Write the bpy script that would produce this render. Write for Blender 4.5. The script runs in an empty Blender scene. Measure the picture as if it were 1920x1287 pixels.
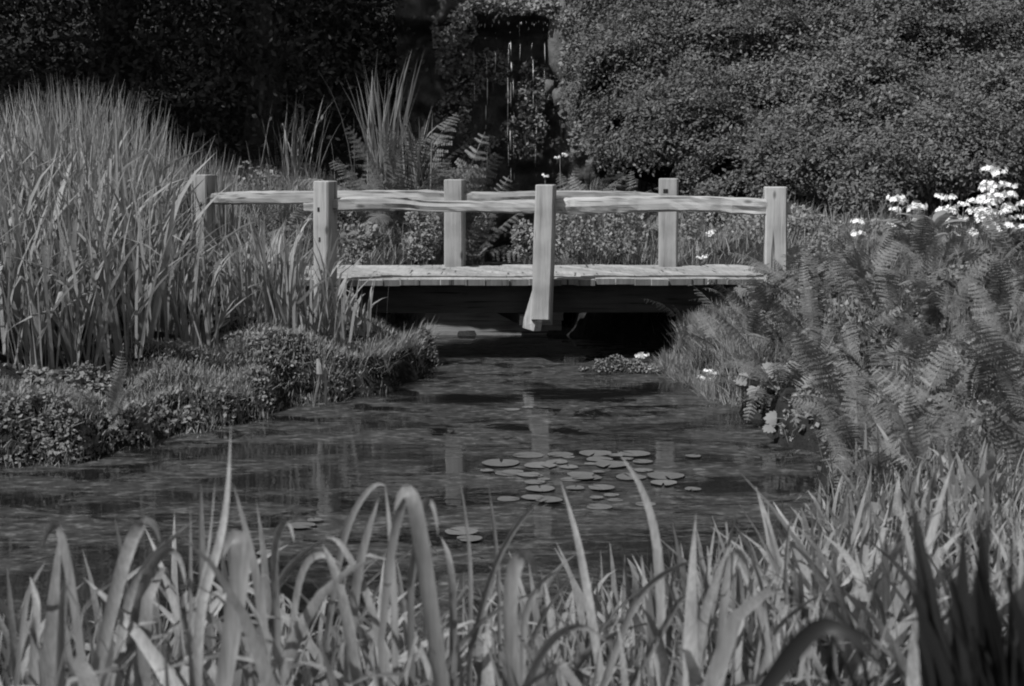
import bpy, math, random
import numpy as np
from mathutils import Vector, Matrix, noise

random.seed(7)
RNG = np.random.default_rng(7)
scene = bpy.context.scene
col = scene.collection

# ------------------------------------------------------------------ camera
CAM = np.array((0.0, 0.0, 1.6)); FPX = 3000.0; PITCH = math.radians(6.9)
cd = bpy.data.cameras.new("camera"); cam = bpy.data.objects.new("camera", cd); col.objects.link(cam)
cam.location = CAM; cam.rotation_euler = (math.radians(90) - PITCH, 0, 0)
cd.sensor_width = 36.0; cd.lens = 36.0 * FPX / 1920.0
cd.clip_start = 0.05; cd.clip_end = 1000
cd.dof.use_dof = True; cd.dof.focus_distance = 12.0; cd.dof.aperture_fstop = 7.5
scene.camera = cam

# ------------------------------------------------------------------ light (black and white film: neutral grey light)
TO_SUN = Vector((-0.50, -0.40, 0.80)).normalized()
SUN_EL = math.asin(TO_SUN.z)
SUN_AZ = math.atan2(TO_SUN.x, TO_SUN.y)
world = bpy.data.worlds.new("World"); scene.world = world; world.use_nodes = True
nt = world.node_tree
for n in list(nt.nodes): nt.nodes.remove(n)
sky = nt.nodes.new("ShaderNodeTexSky"); sky.sky_type = 'NISHITA'; sky.sun_disc = False
sky.sun_elevation = SUN_EL; sky.sun_rotation = SUN_AZ
bw = nt.nodes.new("ShaderNodeRGBToBW"); bg = nt.nodes.new("ShaderNodeBackground"); wo = nt.nodes.new("ShaderNodeOutputWorld")
nt.links.new(sky.outputs[0], bw.inputs[0]); nt.links.new(bw.outputs[0], bg.inputs[0]); nt.links.new(bg.outputs[0], wo.inputs[0])
bg.inputs[1].default_value = 0.09
ld = bpy.data.lights.new("sun", 'SUN'); sun = bpy.data.objects.new("sun", ld); col.objects.link(sun)
ld.energy = 4.5; ld.angle = math.radians(0.5); ld.color = (1, 1, 1)
sun.rotation_euler = TO_SUN.to_track_quat('Z', 'Y').to_euler()
sun.location = (-10, -8, 20)
vs = scene.view_settings
vs.view_transform = 'Standard'; vs.look = 'None'; vs.exposure = 0.38; vs.gamma = 1.0; vs.use_curve_mapping = False
scene.cycles.max_bounces = 3; scene.cycles.diffuse_bounces = 2; scene.cycles.glossy_bounces = 2
scene.cycles.transmission_bounces = 2; scene.cycles.use_adaptive_sampling = True; scene.cycles.adaptive_threshold = 0.02; scene.cycles.transparent_max_bounces = 4
scene.cycles.use_denoising = True; scene.cycles.filter_width = 2.0   # soft film

# ------------------------------------------------------------------ projection helpers
CP, SP = math.cos(PITCH), math.sin(PITCH)
def ray(px, py):
    x = (px - 960.0) / FPX; u = -(py - 643.5) / FPX
    return np.array((x, CP + u * SP, u * CP - SP))
def at(px, py, Y):
    d = ray(px, py); return CAM + d * (Y / d[1])
def at_z(px, py, z=0.0):
    d = ray(px, py); return CAM + d * ((z - CAM[2]) / d[2])

ORD = "first second third fourth fifth sixth seventh eighth ninth tenth eleventh twelfth thirteenth fourteenth fifteenth sixteenth seventeenth eighteenth nineteenth twentieth".split()
ORD += ["twenty-" + w for w in ORD[:9]] + ["thirtieth"] + ["thirty-" + w for w in ORD[:9]] + ["fortieth"]
# ------------------------------------------------------------------ materials
def new_mat(name):
    m = bpy.data.materials.new(name); m.use_nodes = True
    t = m.node_tree
    for n in list(t.nodes): t.nodes.remove(n)
    o = t.nodes.new("ShaderNodeOutputMaterial")
    return m, t, o
def N(t, kind, **kw):
    n = t.nodes.new(kind)
    for k, v in kw.items(): setattr(n, k, v)
    return n
def mth(t, op, a, b=None, clamp=False):
    n = t.nodes.new("ShaderNodeMath"); n.operation = op; n.use_clamp = clamp
    for i, v in enumerate((a, b)):
        if v is None: continue
        if isinstance(v, (int, float)): n.inputs[i].default_value = v
        else: t.links.new(v, n.inputs[i])
    return n.outputs[0]
def ramp(t, fac, stops):
    r = t.nodes.new("ShaderNodeValToRGB")
    cr = r.color_ramp
    while len(cr.elements) < len(stops): cr.elements.new(0.5)
    for e, (p, v) in zip(cr.elements, stops):
        e.position = p; e.color = (v, v, v, 1)
    t.links.new(fac, r.inputs[0]); return r.outputs[0]
def leaf_mat(name, val, trans=0.3, var=0.6, rough=0.5, spec=0.25, nscale=9.0, nvar=0.35, vein=0.0):
    m, t, o = new_mat(name)
    at_ = N(t, "ShaderNodeAttribute", attribute_name="tone"); oi = N(t, "ShaderNodeObjectInfo")
    tc = N(t, "ShaderNodeTexCoord"); nz = N(t, "ShaderNodeTexNoise"); nz.inputs["Scale"].default_value = nscale
    nz.inputs["Detail"].default_value = 3.0
    t.links.new(tc.outputs["Object"], nz.inputs["Vector"])
    a = mth(t, 'ADD', mth(t, 'MULTIPLY', at_.outputs["Fac"], 0.6), mth(t, 'MULTIPLY', oi.outputs["Random"], 0.4))
    a = mth(t, 'ADD', mth(t, 'MULTIPLY', mth(t, 'SUBTRACT', a, 0.5), var), 1.0)
    b = mth(t, 'ADD', mth(t, 'MULTIPLY', mth(t, 'SUBTRACT', nz.outputs[0], 0.5), nvar * 2), 1.0)
    v = mth(t, 'MULTIPLY', mth(t, 'MULTIPLY', a, b), val)
    if vein:
        mp = N(t, "ShaderNodeMapping"); mp.inputs["Scale"].default_value = (150, 150, 2.5)
        nv_ = N(t, "ShaderNodeTexNoise"); nv_.inputs["Scale"].default_value = 1.0; nv_.inputs["Detail"].default_value = 2
        t.links.new(tc.outputs["Object"], mp.inputs["Vector"]); t.links.new(mp.outputs[0], nv_.inputs["Vector"])
        v = mth(t, 'MULTIPLY', v, mth(t, 'ADD', mth(t, 'MULTIPLY', nv_.outputs[0], vein * 2), 1.0 - vein))
    p = N(t, "ShaderNodeBsdfPrincipled"); p.inputs["Roughness"].default_value = rough
    p.inputs["Specular IOR Level"].default_value = spec
    t.links.new(v, p.inputs["Base Color"])
    if trans > 0:
        tr = N(t, "ShaderNodeBsdfTranslucent"); t.links.new(mth(t, 'MULTIPLY', v, 1.2), tr.inputs["Color"])
        mx = N(t, "ShaderNodeMixShader"); mx.inputs[0].default_value = trans
        t.links.new(p.outputs[0], mx.inputs[1]); t.links.new(tr.outputs[0], mx.inputs[2])
        t.links.new(mx.outputs[0], o.inputs[0])
    else:
        t.links.new(p.outputs[0], o.inputs[0])
    return m
def wood_mat(name, val, axis, rough=0.75, con=1.0):
    m, t, o = new_mat(name)
    tc = N(t, "ShaderNodeTexCoord"); mp = N(t, "ShaderNodeMapping"); oi = N(t, "ShaderNodeObjectInfo")
    s = [26.0, 26.0, 26.0]; s[axis] = 1.3
    mp.inputs["Scale"].default_value = s
    t.links.new(tc.outputs["Object"], mp.inputs["Vector"])
    cb = N(t, "ShaderNodeCombineXYZ")
    for i in range(3): t.links.new(mth(t, 'MULTIPLY', oi.outputs["Random"], 37.0), cb.inputs[i])
    t.links.new(cb.outputs[0], mp.inputs["Location"])
    n1 = N(t, "ShaderNodeTexNoise"); n1.inputs["Scale"].default_value = 1.0; n1.inputs["Detail"].default_value = 6; n1.inputs["Roughness"].default_value = 0.65
    t.links.new(mp.outputs[0], n1.inputs["Vector"])
    n2 = N(t, "ShaderNodeTexNoise"); n2.inputs["Scale"].default_value = 5.0; n2.inputs["Detail"].default_value = 4
    t.links.new(tc.outputs["Object"], n2.inputs["Vector"])
    g = ramp(t, n1.outputs[0], [(0.28, 1 - 0.7 * con), (0.42, 1 - 0.18 * con), (0.58, 1.05), (0.75, 1 + 0.3 * con)])
    st = ramp(t, n2.outputs[0], [(0.3, 0.72), (0.55, 1.0), (0.75, 1.1)])
    mp3 = N(t, "ShaderNodeMapping"); s3 = [38.0, 38.0, 38.0]; s3[axis] = 1.6; mp3.inputs["Scale"].default_value = s3
    t.links.new(tc.outputs["Object"], mp3.inputs["Vector"]); t.links.new(cb.outputs[0], mp3.inputs["Location"])
    n4 = N(t, "ShaderNodeTexNoise"); n4.inputs["Scale"].default_value = 1.0; n4.inputs["Detail"].default_value = 2
    t.links.new(mp3.outputs[0], n4.inputs["Vector"])
    ck = ramp(t, n4.outputs[0], [(0.30, 0.18), (0.345, 1.0)])
    mp4 = N(t, "ShaderNodeMapping"); s4 = [7.0, 7.0, 7.0]; s4[axis] = 3.0; mp4.inputs["Scale"].default_value = s4
    t.links.new(tc.outputs["Object"], mp4.inputs["Vector"]); t.links.new(cb.outputs[0], mp4.inputs["Location"])
    vo = N(t, "ShaderNodeTexVoronoi"); vo.inputs["Scale"].default_value = 1.0; t.links.new(mp4.outputs[0], vo.inputs["Vector"])
    kn = ramp(t, vo.outputs["Distance"], [(0.05, 0.35), (0.13, 1.0)])
    st = mth(t, 'MULTIPLY', mth(t, 'MULTIPLY', st, ck), kn)
    rv = mth(t, 'ADD', mth(t, 'MULTIPLY', oi.outputs["Random"], 0.35), 0.82)
    v = mth(t, 'MULTIPLY', mth(t, 'MULTIPLY', mth(t, 'MULTIPLY', g, st), rv), val)
    p = N(t, "ShaderNodeBsdfPrincipled"); p.inputs["Roughness"].default_value = rough; p.inputs["Specular IOR Level"].default_value = 0.2
    t.links.new(v, p.inputs["Base Color"])
    bp = N(t, "ShaderNodeBump"); bp.inputs["Strength"].default_value = 0.9; bp.inputs["Distance"].default_value = 0.010
    t.links.new(n1.outputs[0], bp.inputs["Height"]); t.links.new(bp.outputs[0], p.inputs["Normal"])
    t.links.new(p.outputs[0], o.inputs[0]); return m
def rough_mat(name, v0, v1, scale=4.0, rough=0.9, bump=0.03, spec=0.2, detail=8):
    m, t, o = new_mat(name)
    tc = N(t, "ShaderNodeTexCoord"); n1 = N(t, "ShaderNodeTexNoise")
    n1.inputs["Scale"].default_value = scale; n1.inputs["Detail"].default_value = detail; n1.inputs["Roughness"].default_value = 0.7
    t.links.new(tc.outputs["Object"], n1.inputs["Vector"])
    c = ramp(t, n1.outputs[0], [(0.3, v0), (0.7, v1)])
    p = N(t, "ShaderNodeBsdfPrincipled"); p.inputs["Roughness"].default_value = rough; p.inputs["Specular IOR Level"].default_value = spec
    t.links.new(c, p.inputs["Base Color"])
    bp = N(t, "ShaderNodeBump"); bp.inputs["Strength"].default_value = 1.0; bp.inputs["Distance"].default_value = bump
    t.links.new(n1.outputs[0], bp.inputs["Height"]); t.links.new(bp.outputs[0], p.inputs["Normal"])
    t.links.new(p.outputs[0], o.inputs[0]); return m
def water_mat(name, film):
    m, t, o = new_mat(name)
    tc = N(t, "ShaderNodeTexCoord")
    mp = N(t, "ShaderNodeMapping"); mp.inputs["Scale"].default_value = (0.8, 1.3, 1.0)
    t.links.new(tc.outputs["Object"], mp.inputs["Vector"])
    n1 = N(t, "ShaderNodeTexNoise"); n1.inputs["Scale"].default_value = 2.3; n1.inputs["Detail"].default_value = 10; n1.inputs["Roughness"].default_value = 0.74
    n1.inputs["Distortion"].default_value = 0.6
    t.links.new(mp.outputs[0], n1.inputs["Vector"])
    mask = ramp(t, n1.outputs[0], [(0.43, 0.0), (0.50, film)])
    n5 = N(t, "ShaderNodeTexNoise"); n5.inputs["Scale"].default_value = 0.75; n5.inputs["Detail"].default_value = 5; n5.inputs["Roughness"].default_value = 0.6
    mp5 = N(t, "ShaderNodeMapping"); mp5.inputs["Scale"].default_value = (0.8, 1.5, 1.0); mp5.inputs["Location"].default_value = (3.1, 1.7, 0)
    t.links.new(tc.outputs["Object"], mp5.inputs["Vector"]); t.links.new(mp5.outputs[0], n5.inputs["Vector"])
    mask = mth(t, 'MULTIPLY', mask, ramp(t, n5.outputs[0], [(0.42, 0.0), (0.49, 0.7), (0.57, 1.0)]))
    n3 = N(t, "ShaderNodeTexNoise"); n3.inputs["Scale"].default_value = 14.0; n3.inputs["Detail"].default_value = 9; n3.inputs["Roughness"].default_value = 0.75
    t.links.new(mp.outputs[0], n3.inputs["Vector"])
    fc = ramp(t, n3.outputs[0], [(0.36, 0.012), (0.52, 0.048), (0.66, 0.16)])
    p = N(t, "ShaderNodeBsdfPrincipled"); p.inputs["Base Color"].default_value = (0.008, 0.008, 0.008, 1)
    p.inputs["Roughness"].default_value = 0.03; p.inputs["IOR"].default_value = 1.33; p.inputs["Specular IOR Level"].default_value = 0.5
    f = N(t, "ShaderNodeBsdfPrincipled"); f.inputs["Roughness"].default_value = 0.5; f.inputs["IOR"].default_value = 1.33; f.inputs["Specular IOR Level"].default_value = 0.3
    t.links.new(fc, f.inputs["Base Color"])
    n2 = N(t, "ShaderNodeTexNoise"); n2.inputs["Scale"].default_value = 7.0; n2.inputs["Detail"].default_value = 3
    mp2 = N(t, "ShaderNodeMapping"); mp2.inputs["Scale"].default_value = (0.6, 1.6, 1.0)
    t.links.new(tc.outputs["Object"], mp2.inputs["Vector"]); t.links.new(mp2.outputs[0], n2.inputs["Vector"])
    bp = N(t, "ShaderNodeBump"); bp.inputs["Strength"].default_value = 0.35; bp.inputs["Distance"].default_value = 0.004
    t.links.new(n2.outputs[0], bp.inputs["Height"])
    t.links.new(bp.outputs[0], p.inputs["Normal"]); t.links.new(bp.outputs[0], f.inputs["Normal"])
    mx = N(t, "ShaderNodeMixShader"); t.links.new(mask, mx.inputs[0]); t.links.new(p.outputs[0], mx.inputs[1]); t.links.new(f.outputs[0], mx.inputs[2])
    t.links.new(mx.outputs[0], o.inputs[0]); return m

M = {
    'wood_x': wood_mat("weathered oak along x", 0.31, 0, 0.8, 0.4), 'wood_y': wood_mat("weathered oak along y", 0.285, 1, 0.8, 0.6),
    'wood_z': wood_mat("weathered oak along z", 0.30, 2, 0.8, 0.6), 'wood_shade': wood_mat("timber darkened as shade", 0.035, 0),  # stringer timber: under-deck shade is put into its near-black colour
    'wood_wet': wood_mat("wet weir board", 0.2, 0), 'wood_end': wood_mat("weathered and shaded end grain", 0.13, 2),
    'hole': rough_mat("painted hole shade", 0.01, 0.02),
    'reed': leaf_mat("reed leaf", 0.24, 0.3, 0.5, vein=0.25), 'iris': leaf_mat("iris leaf", 0.215, 0.32, 0.9, vein=0.5, nscale=14, nvar=0.45),
    'leaf_shade': leaf_mat("leaf darkened as shade", 0.02, 0.05),  # leaf colour darkened to stand in for the shaded near corner
    'fern': leaf_mat("fern frond", 0.13, 0.22, 1.3), 'hedge': leaf_mat("clipped shrub leaf", 0.105, 0.2, 0.9),
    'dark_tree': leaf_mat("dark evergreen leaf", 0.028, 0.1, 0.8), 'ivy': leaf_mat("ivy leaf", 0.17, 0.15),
    'grass': leaf_mat("bank grass", 0.20, 0.3, 0.8, nscale=3.0, nvar=0.5), 'broad': leaf_mat("broad leaf", 0.22, 0.3, 0.4),
    'cover': leaf_mat("ground cover leaf", 0.185, 0.25, 0.8),
    'lily': leaf_mat("lily pad", 0.115, 0.0, 0.8, rough=0.35, spec=0.4, nscale=3.0, nvar=0.5),
    'petal': leaf_mat("white petal", 0.78, 0.3, 0.2, nvar=0.05), 'stem': leaf_mat("plant stem", 0.13, 0.0),
    'core': rough_mat("shade-dark core", 0.006, 0.02, 12, 0.95, 0.05, 0.0),
    'bark': rough_mat("tree bark", 0.03, 0.08, 9, 0.9, 0.03),
    'soil': rough_mat("bank soil and moss", 0.010, 0.045, 9, 0.95, 0.06, 0.05),
    'rock': rough_mat("wet rock face", 0.02, 0.09, 6, 0.45, 0.05, 0.5),
    'stone': rough_mat("pale stone", 0.06, 0.15, 8, 0.9, 0.03),
    'water': water_mat("pond water", 0.85), 'stream': water_mat("stream water", 0.3),
    'drop': leaf_mat("falling water", 0.85, 0.2, 0.2, rough=0.1, spec=0.6),
}

# ------------------------------------------------------------------ mesh helpers
def link(o, parent=None):
    col.objects.link(o)
    if parent is not None: o.parent = parent
    return o
def tag(o, label=None, cat=None, group=None, kind=None):
    if label: o["label"] = label
    if cat: o["category"] = cat
    if group: o["group"] = group
    if kind: o["kind"] = kind
    return o
def empty(name, loc, rz=0.0):
    o = bpy.data.objects.new(name, None); col.objects.link(o)
    o.empty_display_size = 0.1; o.location = [float(c) for c in loc]; o.rotation_euler = (0, 0, rz); return o
def mesh_np(name, V, F, mat, smooth=True, tone=None):
    """V (n,3), F (m,k) with one k."""
    me = bpy.data.meshes.new(name)
    V = np.ascontiguousarray(V, dtype=np.float32); F = np.ascontiguousarray(F, dtype=np.int32)
    me.vertices.add(len(V)); me.vertices.foreach_set("co", V.ravel())
    k = F.shape[1]
    me.loops.add(F.size); me.loops.foreach_set("vertex_index", F.ravel())
    me.polygons.add(len(F)); me.polygons.foreach_set("loop_start", np.arange(0, F.size, k, dtype=np.int32))
    me.polygons.foreach_set("loop_total", np.full(len(F), k, dtype=np.int32))
    me.polygons.foreach_set("use_smooth", np.full(len(F), smooth, dtype=bool))
    a = me.attributes.new("tone", 'FLOAT', 'POINT')
    a.data.foreach_set("value", np.ascontiguousarray(np.full(len(V), 0.5) if tone is None else tone, dtype=np.float32))
    me.materials.append(mat); me.update(calc_edges=True); me.validate()
    return me
def mesh_py(name, V, F, mat, smooth=False):
    me = bpy.data.meshes.new(name); me.from_pydata([tuple(map(float, v)) for v in V], [], F)
    if smooth: me.polygons.foreach_set("use_smooth", [True] * len(me.polygons))
    a = me.attributes.new("tone", 'FLOAT', 'POINT'); a.data.foreach_set("value", np.full(len(V), 0.5, dtype=np.float32))
    me.materials.append(mat); me.update(); return me
def obj(name, me, parent=None, loc=(0, 0, 0), rot=(0, 0, 0), sc=1.0):
    o = bpy.data.objects.new(name, me); link(o, parent)
    o.location = [float(c) for c in loc]; o.rotation_euler = rot
    o.scale = (sc, sc, sc) if isinstance(sc, (int, float)) else sc
    return o
class MB:
    def __init__(s): s.V = []; s.F = []
    def add(s, V, F):
        b = len(s.V); s.V += [tuple(map(float, v)) for v in V]; s.F += [tuple(i + b for i in f) for f in F]
    def tube(s, pts, rad, n=7, cap=True, wob=0.0):
        pts = [Vector(p) for p in pts]; V = []; F = []
        for i, p in enumerate(pts):
            d = (pts[min(i + 1, len(pts) - 1)] - pts[max(i - 1, 0)]).normalized()
            a = Vector((0, 0, 1)) if abs(d.z) < 0.9 else Vector((1, 0, 0))
            u = d.cross(a).normalized(); v = d.cross(u)
            for k in range(n):
                an = 2 * math.pi * k / n
                r = rad[i] * (1 + (noise.noise(Vector((an, i * 0.7, p.x))) * wob if wob else 0))
                V.append(p + u * math.cos(an) * r + v * math.sin(an) * r)
        for i in range(len(pts) - 1):
            for k in range(n):
                F.append((i * n + k, i * n + (k + 1) % n, (i + 1) * n + (k + 1) % n, (i + 1) * n + k))
        if cap: F.append(tuple(range(n))[::-1]); F.append(tuple((len(pts) - 1) * n + k for k in range(n)))
        s.add(V, F)
    def loft(s, rings):
        n = len(rings[0]); V = [p for r in rings for p in r]; F = []
        for i in range(len(rings) - 1):
            for k in range(n):
                F.append((i * n + k, i * n + (k + 1) % n, (i + 1) * n + (k + 1) % n, (i + 1) * n + k))
        F.append(tuple(range(n))[::-1]); F.append(tuple((len(rings) - 1) * n + k for k in range(n)))
        s.add(V, F)
    def build(s, name, mat, parent=None, smooth=False, **kw):
        return obj(name, mesh_py(name, s.V, s.F, mat, smooth), parent, **kw)
def vnoise(P, scale, seed=0.0):
    return np.array([noise.noise(Vector((p[0] * scale + seed, p[1] * scale - seed, p[2] * scale + 2 * seed))) for p in P])
def norm(a): return a / np.maximum(np.linalg.norm(a, axis=-1, keepdims=True), 1e-9)
def sst(a, b, x):
    t = np.clip((x - a) / (b - a), 0, 1); return t * t * (3 - 2 * t)
def leaf_cloud(name, P, Nn, size, mat, aspect=0.5, jit=0.6, sizevar=0.4, flatdir=None):
    n = len(P)
    nn = norm(Nn + jit * RNG.normal(size=(n, 3)))
    r = RNG.normal(size=(n, 3))
    if flatdir is not None: r = r * 0.6 + flatdir
    tg = norm(r - (r * nn).sum(1, keepdims=True) * nn); bt = np.cross(nn, tg)
    s = size * (1 + sizevar * RNG.uniform(-1, 1, (n, 1)))
    V = np.stack([P - tg * s * 0.5, P + bt * s * aspect * 0.5 + tg * s * 0.02 - nn * s * 0.06,
                  P + tg * s * 0.5 - nn * s * 0.08, P - bt * s * aspect * 0.5 + tg * s * 0.02 - nn * s * 0.06], 1).reshape(-1, 3)
    F = np.arange(4 * n).reshape(n, 4)
    tone = np.repeat(RNG.uniform(0, 1, n), 4)
    return mesh_np(name, V, F, mat, False, tone)

# ------------------------------------------------------------------ blades (reeds, irises, grasses)
def blade_vf(path, W, side, prof, fold=0.12):
    """path (k,3), side unit vector(s): strip with a folded midrib; the tip is one vertex."""
    path = np.asarray(path, float); k = len(path)
    tan = norm(np.gradient(path, axis=0)); sd = np.broadcast_to(np.asarray(side, float), path.shape)
    sd = norm(sd - (sd * tan).sum(1, keepdims=True) * tan); nr = np.cross(sd, tan)
    w = (W * np.asarray(prof))[:, None]
    L = path - sd * w / 2; R = path + sd * w / 2; C = path + nr * w * fold
    V = np.stack([L, C, R], 1)[:-1].reshape(-1, 3); V = np.vstack([V, path[-1:]])
    F = []
    for i in range(k - 2):
        a, b = 3 * i, 3 * i + 3
        F += [(a, a + 1, b + 1, b), (a + 1, a + 2, b + 2, b + 1)]
    a = 3 * (k - 2); t = len(V) - 1
    F += [(a, a + 1, t), (a + 1, a + 2, t)]
    return V, F
def blade_prof(k, base=0.75, peak=0.3):
    t = np.linspace(0, 1, k)
    return np.minimum(1.0, base + t * (1 - base) / peak) * np.clip((1 - t ** 3.2), 0.0, 1)
def bent_path(L, lean, bend, p=1.6, k=8, kink=None):
    t = np.linspace(0, 1, k); th = lean + bend * t ** p
    if kink: th = th + kink[1] * sst(kink[0] - 0.06, kink[0] + 0.06, t)
    ds = L / (k - 1); x = np.concatenate([[0], np.cumsum(np.sin(th[:-1]) * ds)]); z = np.concatenate([[0], np.cumsum(np.cos(th[:-1]) * ds)])
    return np.stack([x, 0.03 * L * np.sin(t * 3), z], 1)
def blade_mesh(name, L, W, mat, lean=0.1, bend=0.5, p=1.6, k=8, kink=None, rnd=random):
    an = rnd.uniform(-1.4, 1.4)
    path = bent_path(L, lean, bend, p, k, kink)
    tw = np.linspace(0, rnd.uniform(-1.2, 1.2), k)
    side = np.stack([np.sin(an + tw) * 0.6, np.cos(an + tw), np.zeros(k)], 1)
    V, F = blade_vf(path, W, side, blade_prof(k))
    return mesh_py(name, V, F, mat, True)
def blade_mass(name, bases, heights, widths, mat, leanmax=0.35, bendmax=0.9, k=6, az=None):
    """many blades in one mesh (numpy)."""
    n = len(bases); t = np.linspace(0, 1, k)[None, :]
    lean = RNG.uniform(0, leanmax, (n, 1)); bend = RNG.uniform(0.0, bendmax, (n, 1)) * RNG.uniform(0, 1, (n, 1))
    th = lean + bend * t ** 1.7
    ds = heights[:, None] / (k - 1)
    z0 = np.zeros((n, 1))
    x = np.concatenate([z0, np.cumsum(np.sin(th[:, :-1]) * ds, 1)], 1); z = np.concatenate([z0, np.cumsum(np.cos(th[:, :-1]) * ds, 1)], 1)
    a = RNG.uniform(0, 2 * math.pi, (n, 1)) if az is None else az[:, None]
    P = np.stack([bases[:, 0:1] + x * np.cos(a), bases[:, 1:2] + x * np.sin(a), bases[:, 2:3] + z], 2)
    s = a + RNG.uniform(0.3, 2.8, (n, 1)); sd = np.stack([np.cos(s), np.sin(s), 0 * s], 2)
    w = widths[:, None] * blade_prof(k)[None, :]
    w = np.maximum(w, widths[:, None] * 0.06)[:, :, None]
    V = np.stack([P - sd * w / 2, P + sd * w / 2], 2).reshape(-1, 3)
    b = (np.arange(n) * 2 * k)[:, None] + (np.arange(k - 1) * 2)[None, :]
    F = np.stack([b, b + 1, b + 3, b + 2], 2).reshape(-1, 4)
    return mesh_np(name, V, F, mat, True, np.repeat(RNG.uniform(0, 1, n), 2 * k))

# ------------------------------------------------------------------ terrain
def pxpoly(pts, z=0.0): return np.array([at_z(a, b, z)[:2] for a, b in pts])
POND = np.vstack([
    pxpoly([(812, 664), (826, 690), (775, 712), (690, 748), (560, 770), (420, 806), (300, 842), (160, 872), (50, 885)]),
    np.array([(-3.2, 7.6), (-5.0, 7.4), (-6.0, 6.0), (-5.0, 4.2), (-2.0, 3.75), (-0.9, 3.7), (-0.3, 3.85), (0.0, 3.95)]),
    pxpoly([(1060, 1150), (1140, 1075), (1330, 990), (1470, 950)], 0.42), np.array([(1.12, 5.9), (1.32, 6.6), (1.46, 7.3)]),
    pxpoly([(1535, 862), (1500, 838), (1440, 818), (1390, 770), (1310, 722), (1262, 700), (1262, 668)]),
    np.array([(1.25, 13.1), (0.62, 13.4), (0.5, 13.85), (-0.9, 13.85), (-0.75, 13.0)])])
STREAM = np.array([(-0.9, 13.8), (-0.58, 15.2), (-0.56, 18.5), (-0.7, 22.2), (0.65, 22.2), (0.45, 18.5), (0.3, 15.5), (0.5, 13.8)])
def sdist(P, poly):
    d = np.full(len(P), 1e9); inside = np.zeros(len(P), bool); n = len(poly)
    for i in range(n):
        a, b = poly[i], poly[(i + 1) % n]; ab = b - a
        t = np.clip(((P - a) @ ab) / (ab @ ab), 0, 1)
        d = np.minimum(d, np.hypot(*(P - a - t[:, None] * ab).T))
        c = (a[1] > P[:, 1]) != (b[1] > P[:, 1])
        with np.errstate(divide='ignore', invalid='ignore'):
            xi = a[0] + (P[:, 1] - a[1]) / (b[1] - a[1]) * ab[0]
        inside ^= c & (P[:, 0] < xi)
    return np.where(inside, -d, d)
SHOAL = at_z(1150, 697, 0.0)[:2]
def terrain(P):
    P = np.asarray(P, float); x, y = P[:, 0], P[:, 1]
    dp = sdist(P, POND); dst = sdist(P, STREAM)
    dp = dp + 0.085 * np.sin(x * 4.9 + 2.0 * np.sin(y * 3.7)) * np.cos(y * 4.7 + x * 2.1) + 0.03 * np.sin(x * 15.0 + y * 9.0) * np.sin(y * 13.0 - x * 4.0)
    d = np.minimum(dp, dst)
    nz = 0.085 * np.sin(x * 2.3 + 1.1 * np.sin(y * 1.7)) * np.cos(y * 1.9 + x * 0.7) + 0.035 * np.sin(x * 5.1 + y * 3.3) + 0.045 * np.sin(x * 8.3 - y * 4.1) * np.sin(y * 7.7 + x)
    h = -0.06 + 0.30 * sst(0.0, np.where(x < -1.0, 0.26, 0.09), d) * np.where((x < -1.4) & (y > 7), 0.86, 1.0) + 0.09 * sst(0.1, 0.5, d) + 0.30 * sst(0.3, 2.4, d) + nz * sst(0.05, 0.4, d)
    right = sst(1.0, 2.2, x) * sst(9.5, 12.0, y) * sst(0.1, 0.8, d)
    h += 0.12 * right
    h += (0.52 * sst(14.2, 17.2, y) * (1 - 0.75 * sst(0.9, 1.6, x)) + 0.12 * sst(16, 19, y)) * sst(0.05, 0.5, d)
    h += np.clip(y - 19.0, 0, 20) * 0.24 * sst(0.1, 1.0, d)
    h -= 0.16 * np.exp(-(((x + 1.0) / 0.55) ** 2 + ((y - 11.7) / 0.9) ** 2)) * sst(0.0, 0.3, d)
    h = np.where(d < 0, np.where(dst < dp, 0.06, -0.06 - 0.4 * sst(0, 0.5, -d)), h)
    g = np.exp(-(((x - SHOAL[0]) / 0.42) ** 4 + ((y - SHOAL[1]) / 0.26) ** 2))
    h = np.where(dp < 0, h + g * (0.085 + 0.02 * np.sin(x * 31) * np.cos(y * 27) + 0.40 * sst(0, 0.5, -dp) + 0.06), h)
    return h
def gz(x, y): return float(terrain([(x, y)])[0])
def hit(px, py):
    """where the line of sight through a picture point meets the ground."""
    d = ray(px, py); t = np.linspace(2.0, 30.0, 1500) / d[1]; P = CAM + d * t[:, None]
    k = np.argmax(P[:, 2] < terrain(P[:, :2])); return P[k]
def axis_vals(lo, hi, step, far_lo, far_hi):
    v = list(np.arange(lo, hi, step)); s = step; a = lo
    while a > far_lo: s *= 1.35; a -= s; v.insert(0, a)
    s = step; a = v[-1]
    while a < far_hi: s *= 1.35; a += s; v.append(a)
    return np.array(v)
xs = axis_vals(-5.2, 5.2, 0.065, -250, 250); ys = axis_vals(2.0, 15.5, 0.065, -60, 400)
gx, gy = np.meshgrid(xs, ys); GP = np.stack([gx.ravel(), gy.ravel()], 1); gzv = terrain(GP)
nx, ny = len(xs), len(ys)
ii = np.arange(nx * ny).reshape(ny, nx)
GF = np.stack([ii[:-1, :-1], ii[:-1, 1:], ii[1:, 1:], ii[1:, :-1]], 2).reshape(-1, 4)
tag(obj("ground", mesh_np("ground", np.column_stack([GP, gzv]), GF, M['soil'])), "dark mossy earth banks around the pond", kind="structure")

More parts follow.
